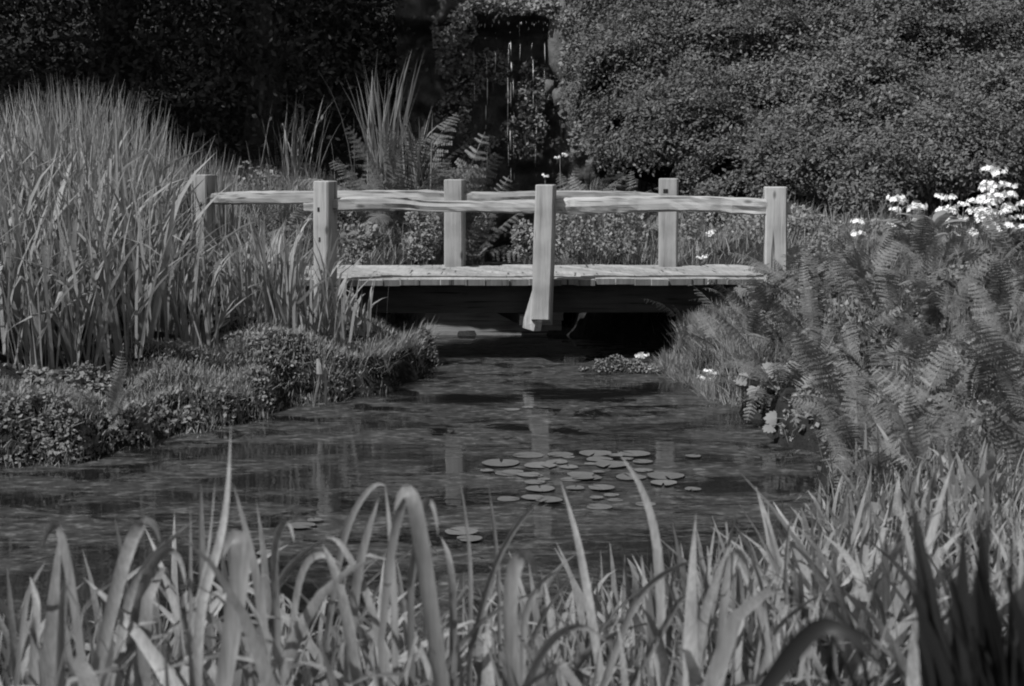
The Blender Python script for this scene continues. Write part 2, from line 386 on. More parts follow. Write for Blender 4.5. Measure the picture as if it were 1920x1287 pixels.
# ------------------------------------------------------------------ water
wv = [(-9, 2.5, 0), (9, 2.5, 0), (9, 13.36, 0), (-9, 13.36, 0)]
tag(obj("pond_water", mesh_py("pond_water", [(-6.5, 3.4, 0), (2.6, 3.4, 0), (2.6, 13.83, 0), (-6.5, 13.83, 0)], [(0, 1, 2, 3)], M['water'])), kind="structure")
tag(obj("stream_water", mesh_py("stream_water", [(-1.2, 13.86, 0.2), (0.9, 13.86, 0.2), (0.9, 22.4, 0.2), (-1.2, 22.4, 0.2)], [(0, 1, 2, 3)], M['stream'])), kind="structure")

# ------------------------------------------------------------------ footbridge
ZD = 0.635; YN = 12.0
DV = np.array((-0.72, 1.42))
bridge = empty("footbridge", (0.2, 12.6, 0.2))
tag(bridge, "low weathered timber footbridge with square posts and split rails across the pond outlet", "footbridge")
BO = np.array((0.2, 12.6, 0.2))
def bpart(name, mb, mat, smooth=False, origin=None):
    o_ = np.asarray(origin if origin is not None else BO, float)
    mb.V = [tuple(np.asarray(v) - o_) for v in mb.V]
    return mb.build(name, mat, bridge, smooth, loc=o_ - BO)
x = -1.95; pi = 0
while x < 2.55:
    w = random.uniform(0.11, 0.19); g = 0.006
    e0, e1 = random.uniform(-0.018, 0.012), random.uniform(-0.02, 0.02)
    zt = ZD + random.uniform(-0.004, 0.004); th = random.uniform(0.046, 0.056)
    skew = 0.03 * x
    a = np.array((x, YN + skew + e0)); b = a + (w - g, 0.03 * w); c = b + DV * (1 + e1 * 0.5); d_ = a + DV * (1 + e1 * 0.5)
    mb = MB(); ch = 0.006
    ctr = np.append((a + c) / 2, zt)
    def ring(z, s):
        out = []
        cc = (a + b + c + d_) / 4
        for q in (a, b, c, d_): v = q - cc; out.append(np.append(cc + v * (1 - s / max(np.linalg.norm(v), 0.1)) , z))
        return out
    mb.loft([ring(zt - th, 0), ring(zt - ch, 0), ring(zt, ch)])
    dp = bpart("deck_plank", mb, M['wood_y'], origin=ctr)
    dp.data.materials.append(M['wood_end'])  # end faces: dark end grain plus shade put into the colour
    for f in dp.data.polygons:
        if abs(f.normal.z) < 0.3 and abs(f.normal.y) > 0.6 : f.material_index = 1
    x += w; pi += 1
def post(px, ytop, ybot, Y, wpx, dep, rot, lean_px=0, chamfer=0.0, hole_blocks=()):
    top = at(px, ytop, Y); bot = at(px + lean_px, ybot, Y)
    w = wpx / FPX * Y; mb = MB(); rings = []
    zs = np.linspace(0, 1, 8)
    c, s = math.cos(rot), math.sin(rot); bv = 0.012
    for i, t in enumerate(list(zs) + [1.0]):
        p = bot * (1 - t) + top * t; inset = 0.006 if i == len(zs) else 0.0
        r = []
        hw = w / 2 - inset + random.uniform(-0.002, 0.002); hd = dep / 2 - inset + random.uniform(-0.002, 0.002)
        for (ux, uy) in ((-hw + bv, -hd), (hw - bv, -hd), (hw, -hd + bv), (hw, hd - bv), (hw - bv, hd), (-hw + bv, hd), (-hw, hd - bv), (-hw, -hd + bv)):
            z = p[2] + (0.006 if i == len(zs) else 0)
            if i == 0 and chamfer: z = p[2] + chamfer * (0.5 - uy / dep)
            r.append((p[0] + ux * c - uy * s, p[1] + ux * s + uy * c, z))
        rings.append(r)
    mb.loft(rings)
    o = bpart("post", mb, M['wood_z'], origin=bot)
    for (fx, z, face) in hole_blocks:
        p = bot + (top - bot) * ((z - bot[2]) / (top[2] - bot[2]))
        if face == 0: lx, ly = fx * w / 2, -dep / 2
        else: lx, ly = -w / 2, fx * dep / 2
        c0 = np.array((p[0] + lx * c - ly * s, p[1] + lx * s + ly * c, z)) - bot
        m2 = MB(); hx, hy = (0.009, 0.004) if face == 0 else (0.004, 0.009)
        m2.loft([[(c0[0] + ux * c - uy * s, c0[1] + ux * s + uy * c, c0[2] + zz) for ux, uy in ((-hx, -hy), (hx, -hy), (hx, hy), (-hx, hy))] for zz in (-0.016, 0.016)])
        m2.build("peg", M['hole'], o)  # raised near-black block stands for the shade inside a hole
    return o
R = math.radians
post(610, 341, 640, 11.88, 32, 0.15, R(-24), 0, 0, [(-0.2, 1.16, 0), (0.1, 1.24, 1), (-0.35, 1.24, 1), (-0.1, 0.94, 0)])
post(1024, 348, 612, 11.86, 36, 0.16, R(-9), -8, 0.06, [])
post(1454, 352, 640, 12.0, 41, 0.16, R(-5))
post(381, 329, 560, 13.42, 34, 0.16, R(-20), 0, 0, [(0.35, 1.15, 0), (-0.2, 1.2, 1)])
post(853, 338, 560, 13.25, 36, 0.15, R(-9))
post(1254, 336, 560, 13.3, 36, 0.15, R(-8), -2, 0, [(-0.4, 1.26, 0), (-0.15, 1.26, 0)])
def rail(pts, Y, th, seed, Y2=None):
    """cleft rail: rough section, splintered taper into the posts."""
    P = np.array([at(a, b, Y + ((Y2 or Y) - Y) * i / (len(pts) - 1)) for i, (a, b) in enumerate(pts)])
    T = np.array(th) * 1.2 / FPX * Y
    s = np.linspace(0, len(pts) - 1, 34)
    Q = np.stack([np.interp(s, range(len(pts)), P[:, k]) for k in range(3)], 1); TT = np.interp(s, range(len(pts)), T)
    for _ in range(3):
        Q[1:-1] = (Q[:-2] + 2 * Q[1:-1] + Q[2:]) / 4; TT[1:-1] = (TT[:-2] + 2 * TT[1:-1] + TT[2:]) / 4
    rings = []; n = 16
    for i, (q, t) in enumerate(zip(Q, TT)):
        r = []
        for k in range(n):
            an = 2 * math.pi * k / n
            cx = math.copysign(abs(math.cos(an)) ** 0.38, math.cos(an)); cz = math.copysign(abs(math.sin(an)) ** 0.38, math.sin(an))
            f = 1.0 + 0.26 * noise.noise(Vector((k * 0.8 + seed * 7, i * 0.13, seed))) + 0.15 * noise.noise(Vector((k * 2.3, i * 0.9 + seed, 3.0)))
            r.append((q[0], q[1] + cx * t * 0.55 * f, q[2] + cz * t * 0.5 * f))
        rings.append(r)
    mb = MB(); mb.loft(rings); return bpart("rail", mb, M['wood_x'], False, origin=Q.mean(0))
rail([(570, 389), (588, 389), (640, 383), (700, 381), (762, 381), (800, 388), (880, 388), (960, 389), (1010, 389), (1030, 389)], 11.9, [13, 15, 22, 22, 20, 16, 17, 17, 18, 16], 1)
rail([(1010, 386), (1050, 387), (1075, 387), (1160, 384), (1250, 382), (1340, 383), (1440, 388), (1484, 392)], 11.9, [16, 24, 25, 24, 25, 24, 24, 18], 2, 12.0)
rail([(366, 372), (400, 372), (450, 372), (560, 371), (700, 370), (815, 369), (850, 372)], 13.42, [12, 17, 19, 19, 19, 21, 14], 3, 13.28)
rail([(845, 374), (880, 373), (940, 370), (1000, 367), (1100, 366), (1180, 369), (1250, 371)], 13.25, [14, 20, 17, 15, 14, 14, 12], 4, 13.3)
rail([(870, 382), (960, 379), (1060, 378), (1130, 379), (1215, 377)], 13.22, [4, 6, 7, 6, 3], 5, 13.24)
# stringers and bearers below the deck
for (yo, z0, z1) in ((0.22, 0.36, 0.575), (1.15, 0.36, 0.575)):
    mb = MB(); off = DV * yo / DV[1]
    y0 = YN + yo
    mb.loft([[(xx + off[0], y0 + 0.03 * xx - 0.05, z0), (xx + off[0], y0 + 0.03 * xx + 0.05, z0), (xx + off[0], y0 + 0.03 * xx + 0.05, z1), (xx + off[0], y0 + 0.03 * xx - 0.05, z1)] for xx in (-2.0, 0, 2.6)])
    bpart("stringer", mb, M['wood_shade'])  # darkness below the deck is painted into this timber
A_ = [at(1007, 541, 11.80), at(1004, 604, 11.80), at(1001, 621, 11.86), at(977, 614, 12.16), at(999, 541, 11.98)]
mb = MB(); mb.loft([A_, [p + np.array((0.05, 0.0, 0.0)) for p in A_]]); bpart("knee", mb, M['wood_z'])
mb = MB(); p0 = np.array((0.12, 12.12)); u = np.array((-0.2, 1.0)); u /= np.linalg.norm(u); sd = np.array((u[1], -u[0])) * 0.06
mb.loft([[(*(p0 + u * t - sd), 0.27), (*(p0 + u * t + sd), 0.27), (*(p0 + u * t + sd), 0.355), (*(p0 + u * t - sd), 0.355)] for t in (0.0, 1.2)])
bpart("bearer", mb, M['wood_shade'])

# weir board under the bridge
wb = empty("weir_board", (-0.25, 13.84, -0.1)); tag(wb, "dark wet weir boards holding back the stream under the footbridge", "weir")
for k, (z0, z1) in enumerate(((-0.1, 0.118), (0.122, 0.25))):
    a = at(690, 600, 13.84)[0]; b = at(1056, 600, 13.84)[0] - 0.015 * (1 - k)
    mb = MB(); n = 6
    rings = []
    for i in range(n + 1):
        xx = a + (b - a) * i / n
        rings.append([(xx + 0.25, -0.02 + random.uniform(-0.003, 0.003), z0 + 0.1), (xx + 0.25, 0.02, z0 + 0.1), (xx + 0.25, 0.02, z1 + 0.1 + random.uniform(-0.004, 0.004)), (xx + 0.25, -0.02, z1 + 0.1 + random.uniform(-0.004, 0.004))])
    mb.loft(rings); mb.build("board", M['wood_wet'], wb)

# bank stakes by the water
st = empty("bank_stake", at_z(590, 762, 0)); tag(st, "thin bleached broken stake leaning out of the left bank into the water", "stake")
b0 = at_z(590, 762, 0)
mb = MB(); mb.tube([at(588, 764, b0[1]) - b0, at(594, 735, b0[1]) - b0, at(599, 712, b0[1] + 0.02) - b0], [0.009, 0.011, 0.013], 7, wob=0.3)
mb.build("lower_stem", M['stone'], st)
mb = MB(); mb.tube([at(598, 714, b0[1] + 0.02) - b0, at(600, 700, b0[1]) - b0, at(598, 685, b0[1]) - b0, at(596, 673, b0[1]) - b0], [0.014, 0.024, 0.02, 0.008], 8, wob=0.4)
mb.build("snapped_top", M['wood_z'], st)
s2 = MB(); b1 = at_z(612, 760, 0)
s2.tube([at(611, 762, b1[1]) - b1, at(611, 720, b1[1]) - b1, at(609, 684, b1[1]) - b1], [0.008, 0.009, 0.006], 6, wob=0.3)
tag(s2.build("bank_stick", M['wood_z'], None, loc=b1), "thin upright grey stick just right of the broken bank stake", "stick")

# ------------------------------------------------------------------ trees and shrubs of the background
def lumpy_points(c, r, n, seed, amp=0.22, sc=1.3, zs=2.6, front=True):
    """points on a lumpy ellipsoid shell and their outward normals."""
    u = norm(RNG.normal(size=(n, 3)))
    if front:
        u[:, 1] = np.where(u[:, 1] > 0.45, -u[:, 1], u[:, 1]); u[:, 2] = np.where(u[:, 2] < -0.35, -u[:, 2], u[:, 2])
    P = np.asarray(c) + u * np.asarray(r)
    q = P * np.array((sc, sc, zs))
    d = vnoise(q, 1.0, seed) + 0.7 * vnoise(q * 2.3, 1.0, seed + 5)
    P = P + (u * np.asarray(r)) * (amp * d)[:, None]
    return P, norm(u / np.asarray(r)), d
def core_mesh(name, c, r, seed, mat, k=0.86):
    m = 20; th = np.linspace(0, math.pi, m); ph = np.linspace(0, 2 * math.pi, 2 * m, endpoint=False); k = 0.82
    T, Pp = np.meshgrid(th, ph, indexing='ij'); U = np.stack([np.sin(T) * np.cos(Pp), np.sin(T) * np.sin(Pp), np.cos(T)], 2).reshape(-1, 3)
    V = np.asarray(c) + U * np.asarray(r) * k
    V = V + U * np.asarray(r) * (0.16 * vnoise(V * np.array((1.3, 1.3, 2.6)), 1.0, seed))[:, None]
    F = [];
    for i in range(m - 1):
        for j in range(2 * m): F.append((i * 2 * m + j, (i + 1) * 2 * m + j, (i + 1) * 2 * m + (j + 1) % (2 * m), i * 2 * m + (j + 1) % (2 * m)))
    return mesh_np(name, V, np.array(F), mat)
def shrub(name, label, px, py, Y, rpx, rpy, ry, sprays, per, leaf, mat, seed, cat="shrub", group=None, spray_r=0.14):
    c = at(px, py, Y); r = np.array((rpx / FPX * Y, ry, rpy / FPX * Y))
    base = np.array((c[0], c[1], gz(c[0], c[1]))); root = empty(name, base); tag(root, label, cat, group)
    P, nr, d = lumpy_points(c - base, r, sprays, seed, 0.18, 1.4, 2.7)
    keep = d > -0.33; P, nr = P[keep], nr[keep]
    n = len(P)
    up = norm(nr * 0.75 + np.array((-0.05, -0.15, 0.8)))
    a = RNG.uniform(0, 2 * math.pi, (n, per)); rr = spray_r * np.sqrt(RNG.uniform(0, 1, (n, per))) * RNG.uniform(0.6, 1.3, (n, 1))
    t1 = norm(np.cross(up, np.array((0.3, 1.0, 0.1)))); t2 = np.cross(up, t1)
    Q = P[:, None, :] + t1[:, None, :] * (rr * np.cos(a))[:, :, None] + t2[:, None, :] * (rr * np.sin(a))[:, :, None] - up[:, None, :] * (rr ** 2 * 1.6)[:, :, None]
    Q = Q + RNG.normal(size=Q.shape) * 0.014
    sh_ = RNG.uniform(0, 1, (n, 1)) < 0.16      # stray shoots stand out of the mass
    Q = Q + (nr * 0.6 + np.array((0, -0.1, 0.6)))[:, None, :] * (sh_ * RNG.uniform(0.0, 0.22, (n, per)))[:, :, None]
    NN = np.repeat(up[:, None, :], per, 1).reshape(-1, 3)
    me = leaf_cloud("foliage", Q.reshape(-1, 3), NN, leaf, mat, 0.5, 0.55, 0.65)
    # one tone for each spray as well as each leaf
    tv = np.repeat(np.repeat(RNG.uniform(0, 1, n), per) * 0.5 + RNG.uniform(0, 0.5, n * per), 4).astype(np.float32)
    me.attributes["tone"].data.foreach_set("value", tv)
    obj("foliage", me, root)
    obj("shade_core", core_mesh("shade_core", c - base, r, seed, M['core']), root)  # solid near-black core stands for shade between the leaves
    mb = MB()
    for k in range(4):
        a0 = k * 1.6 + seed; e = (c - base) + np.array((math.cos(a0) * r[0] * 0.5, math.sin(a0) * r[1] * 0.4, r[2] * 0.3))
        mb.tube([(0.05 * math.cos(a0), 0.05 * math.sin(a0), -0.1), e * 0.5 + np.array((0, 0, 0.05)), e], [0.04, 0.03, 0.012], 6)
    mb.build("stem", M['bark'], root, True)
    return root
SH = [
    ("shrub mound beside the pillar of the waterfall", 1195, 165, 19.6, 120, 130, 1.3, 1300),
    ("upper shrub mound right of the waterfall ledge", 1225, 35, 21.0, 145, 130, 1.5, 1400),
    ("shrub mound above the far right bridge post", 1330, 130, 20.0, 190, 140, 1.6, 1700),
    ("low shrub mound directly behind the far right bridge post", 1280, 265, 18.4, 165, 105, 1.3, 1500),
    ("low shrub mound behind the near right bridge post", 1440, 335, 17.4, 165, 90, 1.2, 1400),
    ("wide shrub mound in the middle of the clipped slope", 1545, 225, 18.6, 215, 125, 1.5, 1900),
    ("dark low shrub mound left of the white flowers", 1600, 345, 17.0, 140, 85, 1.1, 1200),
    ("shrub mound just above the white flowers", 1745, 320, 17.4, 175, 110, 1.3, 1500),
    ("shrub mound at the right edge above the flowers", 1880, 250, 18.2, 190, 130, 1.5, 1500),
    ("broad shrub mound in the upper right of the slope", 1715, 130, 19.8, 225, 135, 1.6, 1800),
    ("upper shrub mound at the top middle of the slope", 1500, 60, 21.0, 230, 130, 1.7, 1800),
    ("upper shrub mound in the far right corner", 1880, 60, 21.4, 220, 145, 1.7, 1600),
    ("topmost shrub mound left of the slope crest", 1310, -40, 22.2, 200, 120, 1.6, 1300),
    ("topmost shrub mound at the slope crest", 1660, -50, 22.6, 240, 120, 1.7, 1400),
]
for i, (lb, px, py, Y, rx, ry_, rd, ns) in enumerate(SH):
    shrub("clipped_shrub", lb, px, py, Y, rx, ry_, rd, int(ns * 1.15), 32, 0.043, M['hedge'], 3.1 * i + 1, group="clipped shrubs on the slope")

def tree(name, label, base, h, lobes, nleaf, leaf, mat, seed, group=None, trunk_r=0.2, jit=0.8):
    base = np.array((base[0], base[1], gz(base[0], base[1]) - 0.05)); root = empty(name, base); tag(root, label, "tree", group)
    rnd = random.Random(seed); mb = MB()
    pts = [np.array((0.12 * math.sin(k * 1.3 + seed), 0.12 * math.cos(k * 1.7 + seed), h * 0.85 * k / 6)) for k in range(7)]
    mb.tube(pts, [trunk_r * (1.25 - k * 0.17) for k in range(7)], 9, wob=0.2)
    for (lx, ly, lz, rx, ry, rz) in lobes:
        e = np.array((lx, ly, lz)); s = pts[min(5, max(1, int(6 * (lz - 0.8) / (h * 0.85))))]
        mb.tube([s, s * 0.5 + e * 0.5 + np.array((0, 0, 0.15)), e], [trunk_r * 0.4, trunk_r * 0.25, trunk_r * 0.08], 6)
    mb.build("trunk", M['bark'], root, True)
    A = []; B = []; vol = [l[3] * l[4] * l[5] for l in lobes]; tot = sum(v ** 0.67 for v in vol)
    for l, v in zip(lobes, vol):
        n = int(nleaf * v ** 0.67 / tot)
        P, nr, d = lumpy_points(l[:3], l[3:], n, seed + l[0], 0.35, 0.9, 1.5, False)
        k = RNG.uniform(0.55, 1.05, (n, 1)); P = np.array(l[:3]) + (P - np.array(l[:3])) * k
        keep = vnoise(P, 1.7, seed) > -0.22
        A.append(P[keep]); B.append(norm(nr + np.array((0, 0, 0.6)))[keep])
    obj("crown", leaf_cloud("crown", np.vstack(A), np.vstack(B), leaf, mat, 0.5, jit), root)
    return root
def wall_lobes(h, r, seed, z0=0.6):
    rnd = random.Random(seed); L = []
    z = z0
    while z < h:
        for k in range(4):
            a = k * 1.57 + rnd.uniform(-0.5, 0.5); f = (1 - 0.6 * z / h)
            L.append((math.cos(a) * r * 0.6 * f, math.sin(a) * r * 0.5 * f, z + rnd.uniform(-0.2, 0.2), r * 0.75 * f + 0.2, r * 0.7 * f + 0.2, 0.75))
        z += 0.95
    return L
DT = [(-7.2, 20.0, 7.5, 1.9, "dark evergreen tree at the far left behind the tall reeds"),
      (-5.0, 20.8, 8.0, 1.8, "dark evergreen tree rising behind the left end of the footbridge"),
      (-3.2, 20.3, 7.0, 1.6, "dark evergreen tree behind the spiky plant"),
      (-2.35, 23.4, 7.5, 1.25, "dark evergreen tree just left of the waterfall"),
      (-4.1, 24.0, 9.0, 2.2, "tall dark evergreen in the second row left of the waterfall"),
      (0.0, 26.0, 8.0, 2.2, "dark tree growing above the waterfall ledge"),
      (3.2, 27.5, 9.0, 2.6, "tall tree above the clipped slope"),
      (7.2, 27.5, 9.0, 2.8, "tall tree above the far right end of the clipped slope"),
      (-8.5, 24.5, 9.5, 2.6, "tall dark evergreen in the second row at the far left")]
for i, (tx, ty, h, r, lb) in enumerate(DT):
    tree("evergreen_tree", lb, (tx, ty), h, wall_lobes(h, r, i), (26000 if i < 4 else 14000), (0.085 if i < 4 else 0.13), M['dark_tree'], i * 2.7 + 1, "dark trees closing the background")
# tall broadleaf at the left, mostly out of the picture: shades the dark trees
tree("beech_tree", "tall broadleaf tree whose shade falls on the dark left background", (-11.3, 15.2), 12.0,
     [(-0.6, 0.4, 7.0, 2.6, 2.2, 1.8), (1.6, 0.9, 7.2, 2.2, 2.0, 1.6), (3.2, 1.2, 7.6, 2.0, 1.7, 1.4), (0.8, 0.5, 9.6, 2.6, 2.2, 1.7), (2.9, 1.7, 9.8, 2.2, 1.9, 1.4),
      (4.7, 1.6, 8.8, 1.7, 1.5, 1.3), (1.5, 2.4, 8.2, 2.4, 2.0, 1.6), (3.6, 3.0, 8.6, 2.0, 1.8, 1.5), (-1.2, 2.2, 8.6, 2.2, 2.0, 1.7), (1.2, 1.0, 11.4, 2.0, 1.7, 1.2), (3.2, 2.4, 11.2, 1.7, 1.6, 1.1)],
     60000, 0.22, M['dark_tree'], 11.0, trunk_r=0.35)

# ------------------------------------------------------------------ waterfall
rw = empty("rock_face", (-0.05, 22.2, 0.15)); tag(rw, "dark wet rock face with an overhanging ledge behind the footbridge", "rock face")
nu, nv = 60, 90; U = np.linspace(-1.5, 1.25, nu); W = np.linspace(-0.2, 3.75, nv)
uu, ww = np.meshgrid(U, W); P3 = np.stack([uu.ravel(), 0 * uu.ravel(), ww.ravel()], 1)
dep = -0.28 * np.abs(vnoise(P3 * np.array((1.6, 1, 1.1)), 1.0, 2)) - 0.14 * vnoise(P3, 5.0, 4) + 0.10 * np.abs(vnoise(P3 * np.array((3, 1, 0.7)), 2.0, 8))
dep -= 0.45 * sst(2.95, 3.2, P3[:, 2]); dep -= 0.25 * sst(0.5, 0.9, np.abs(P3[:, 0] - 0.0))
P3[:, 1] = dep
ii = np.arange(nu * nv).reshape(nv, nu)
obj("cliff", mesh_np("cliff", P3, np.stack([ii[:-1, :-1], ii[:-1, 1:], ii[1:, 1:], ii[1:, :-1]], 2).reshape(-1, 4), M['rock']), rw)
# pale pillar stone and fallen stones at its right
def stone(name, label, c, r, seed, mat, cat="stone", group=None):
    m = 10; th = np.linspace(0, math.pi, m); ph = np.linspace(0, 2 * math.pi, 2 * m, endpoint=False)
    T, Pp = np.meshgrid(th, ph, indexing='ij'); U_ = np.stack([np.sin(T) * np.cos(Pp), np.sin(T) * np.sin(Pp), np.cos(T)], 2).reshape(-1, 3)
    V = U_ * np.asarray(r); V = V * (1 + 0.28 * vnoise(U_, 1.6, seed) + 0.12 * vnoise(U_, 4.0, seed))[:, None]
    F = [(i * 2 * m + j, (i + 1) * 2 * m + j, (i + 1) * 2 * m + (j + 1) % (2 * m), i * 2 * m + (j + 1) % (2 * m)) for i in range(m - 1) for j in range(2 * m)]
    o = obj(name, mesh_np(name, V, np.array(F), mat), None, c); tag(o, label, cat, group); return o
stone("stone_pillar", "pale upright stone at the right end of the waterfall ledge", at(1050, 75, 21.3), (0.15, 0.16, 0.55), 3, M['stone'])
stone("boulder", "pale round boulder below the stone pillar", at(1050, 182, 21.2), (0.10, 0.1, 0.13), 5, M['stone'])
stone("boulder", "small pale boulder perched left of the round boulder by the waterfall", at(1030, 162, 21.3), (0.07, 0.08, 0.09), 9, M['stone'])
wf = empty("waterfall", (0, 21.6, 0.2)); tag(wf, "thin strings of water dripping down the dark rock face", "waterfall")
def strand(px, y0, y1, Y, r, seed):
    rnd = random.Random(seed); mb = MB(); y = y0
    while y < y1:
        ln = rnd.uniform(8, 50) if rnd.random() < 0.75 else rnd.uniform(1.5, 4)
        xx = px + rnd.uniform(-2, 2); a = at(xx, y, Y); b = at(xx + rnd.uniform(-1, 1), min(y + ln, y1), Y)
        o_ = np.array((0, 21.6, 0.2)); rr = r * rnd.uniform(0.4, 1.3)
        mb.tube([a - o_, (a + b) / 2 - o_, b - o_], [rr * 0.3, rr, rr * 0.4], 5)
        y += ln + (rnd.uniform(0, 16) if rnd.random() < 0.7 else rnd.uniform(10, 45))
    mb.build("strand", M['drop'], wf, True)
for k, (px, y0, y1, r) in enumerate([(957, 60, 345, 0.008), (953, 80, 335, 0.005), (912, 70, 320, 0.004), (963, 150, 340, 0.004), (998, 80, 210, 0.004), (1020, 80, 160, 0.004), (930, 60, 150, 0.003), (1005, 200, 330, 0.003), (890, 90, 200, 0.003), (975, 45, 120, 0.004)]):
    strand(px, y0, y1, 21.45, r, k)
mb = MB(); rnd = random.Random(5)
for k in range(34):
    p = at(rnd.uniform(875, 1040), rnd.gauss(41, 4), 21.5) - np.array((0, 21.6, 0.2)); mb.tube([p, p + (0, 0, -0.02), p + (0, 0, -0.04)], [0.001, 0.004, 0.002], 5)
mb.build("ledge_drips", M['drop'], wf, True)["kind"] = "stuff"
# ivy hanging by the waterfall
def leaf_patch(name, label, cat, spots, n, leaf, mat, group=None, jit=0.7, out=(0, -0.6, 0.6), base=None, stemmy=True):
    """spots: (px, py, Y, rpx, rpy, depth)"""
    c0 = at(spots[0][0], spots[0][1], spots[0][2]) if base is None else np.asarray(base); A = []
    tot = sum(s[3] * s[4] for s in spots)
    for (px, py, Y, rx, ry, dp_) in spots:
        k = max(8, int(n * rx * ry / tot)); u = norm(RNG.normal(size=(k, 3))) * RNG.uniform(0.35, 1, (k, 1)) ** 0.5
        P = at(px, py, Y) + u * np.array((rx / FPX * Y, dp_, ry / FPX * Y)); keep = vnoise(P, 4.0, px * 0.1) > -0.25
        A.append(P[keep])
    P = np.vstack(A) - c0; root = empty(name, c0); tag(root, label, cat, group)
    obj("foliage", leaf_cloud("foliage", P, np.tile(np.array(out, float), (len(P), 1)), leaf, mat, 0.7, jit), root)
    if stemmy:
        mb = MB()
        for (px, py, Y, rx, ry, dp_) in spots:
            p = at(px, py, Y) - c0; g0 = np.array((p[0], p[1] + dp_ * 0.3, p[2] - ry / FPX * Y * 1.0))
            for q in range(3):
                mb.tube([g0, (g0 + p) / 2 + np.array((0.02 * (q - 1), 0, 0)), p + np.array((0.5 * (q - 1) * rx / FPX * Y, 0, 0))], [0.006, 0.005, 0.003], 5)
        mb.build("stem", M['stem'], root, True)["kind"] = "stuff"
    return root
leaf_patch("ivy", "leafy ivy hanging at the upper left of the waterfall", "ivy", [(838, 60, 21.4, 30, 45, 0.2), (870, 45, 21.4, 25, 40, 0.2), (835, 110, 21.5, 18, 40, 0.15), (870, 115, 21.6, 24, 25, 0.15), (910, 8, 21.4, 40, 18, 0.2), (975, 10, 21.4, 45, 18, 0.2), (1020, 12, 21.2, 30, 18, 0.2)], 3800, 0.06, M['ivy'])
leaf_patch("ivy", "dim ivy trailing low on the left of the rock face", "ivy", [(870, 160, 21.6, 40, 40, 0.2), (850, 215, 21.5, 35, 45, 0.2), (925, 130, 21.75, 40, 40, 0.1), (1000, 170, 21.75, 35, 60, 0.1), (985, 250, 21.7, 50, 50, 0.1), (900, 280, 21.6, 40, 40, 0.1)], 2800, 0.05, M['ivy'])
leaf_patch("ivy", "ivy covering the bank right of the stone pillar", "ivy", [(1080, 110, 20.9, 30, 70, 0.2), (1070, 40, 20.9, 30, 30, 0.2), (1075, 200, 20.8, 30, 50, 0.2), (1095, 260, 20.4, 30, 40, 0.2)], 3000, 0.055, M['ivy'])

# ------------------------------------------------------------------ ferns
def frond_mesh(name, L, pairs, wmax, droop, mat, bip=True, seed=0):
    rnd = random.Random(seed); k = 28; t = np.linspace(0, 1, k); th = 0.35 + droop * t ** 1.3
    ds = L / (k - 1); X = np.concatenate([[0], np.cumsum(np.sin(th[:-1]) * ds)]); Z = np.concatenate([[0], np.cumsum(np.cos(th[:-1]) * ds)])
    V = []; F = []
    def quad(a, b, c, d): n0 = len(V); V.extend([a, b, c, d]); F.append((n0, n0 + 1, n0 + 2, n0 + 3))
    for i in range(k - 1):   # rachis
        w = 0.006 * (1 - t[i] * 0.8)
        quad((X[i], -w, Z[i]), (X[i], w, Z[i]), (X[i + 1], w * 0.9, Z[i + 1]), (X[i + 1], -w * 0.9, Z[i + 1]))
    for i in range(pairs):
        if rnd.random() < 0.06: continue
        s = 0.16 + 0.82 * (i + 0.5) / pairs
        p = np.array((np.interp(s, t, X), 0, np.interp(s, t, Z))); a = np.interp(s, t, th); tg = np.array((math.sin(a), 0, math.cos(a))); up = np.array((-math.cos(a), 0, math.sin(a)))
        pl = wmax * (math.sin(math.pi * min(1, (s - 0.05) ** 0.75)) ** 0.8) * rnd.uniform(0.65, 1.15) + 0.012
        for sg in (-1, 1):
            d = norm(np.array((0, sg, 0)) * 1.0 + tg * rnd.uniform(0.25, 0.5) - up * rnd.uniform(0.05, 0.35))
            wd = norm(np.cross(d, up) * sg)
            if bip:
                m = 7
                for j in range(m):
                    f = (j + 0.6) / (m + 0.4); q = p + d * pl * f - up * 0.15 * pl * f * f; l2 = pl * 0.20 * (1 - 0.75 * f) + 0.004; w2 = pl / m * 0.46
                    for s2 in (-1, 1):
                        e = wd * s2 * l2 + d * l2 * 0.35
                        quad(q - d * w2, q - d * w2 * 0.4 + e * 0.75, q + e, q + d * w2 * 1.0)
                quad(p, p + wd * 0.002, p + d * pl, p - wd * 0.002)
            else:
                w2 = min(pl * 0.16, 0.022); mid = p + d * pl * 0.45 - up * 0.03 * pl
                quad(p, mid + wd * w2, p + d * pl - up * 0.18 * pl, mid - wd * w2)
    V = np.array(V, float)
    return mesh_np(name, V, np.array(F), mat, False, np.repeat(RNG.uniform(0.2, 0.8, len(F)), 4))
FR = [frond_mesh("frond", 0.8 * random.uniform(0.9, 1.1), random.randint(18, 26), random.uniform(0.08, 0.13), random.uniform(0.4, 2.3), M['fern'], True, s) for s in range(16)]
FRB = [frond_mesh("frond", 0.75, 26, 0.11, random.uniform(0.8, 1.9), M['fern'], False, s + 20) for s in range(4)]
def fern(label, x, y, size, n, group, meshes=FR, z=None, az=None, lift=0.0):
    z = gz(x, y) if z is None else z
    root = empty("fern", (x, y, z - 0.02)); tag(root, label, "fern", group)
    for k in range(n):
        a = (2 * math.pi * k / n + random.uniform(-0.5, 0.5)) if az is None else random.uniform(*az)
        obj("frond", random.choice(meshes), root, (0.03 * math.cos(a), 0.03 * math.sin(a), 0), (random.uniform(-0.7, 0.7), random.uniform(-0.45, 0.5) + lift, a), size * random.uniform(0.5, 1.25))
    return root
G1 = "ferns on the bank right of the footbridge"
done = []
rnd = random.Random(3)
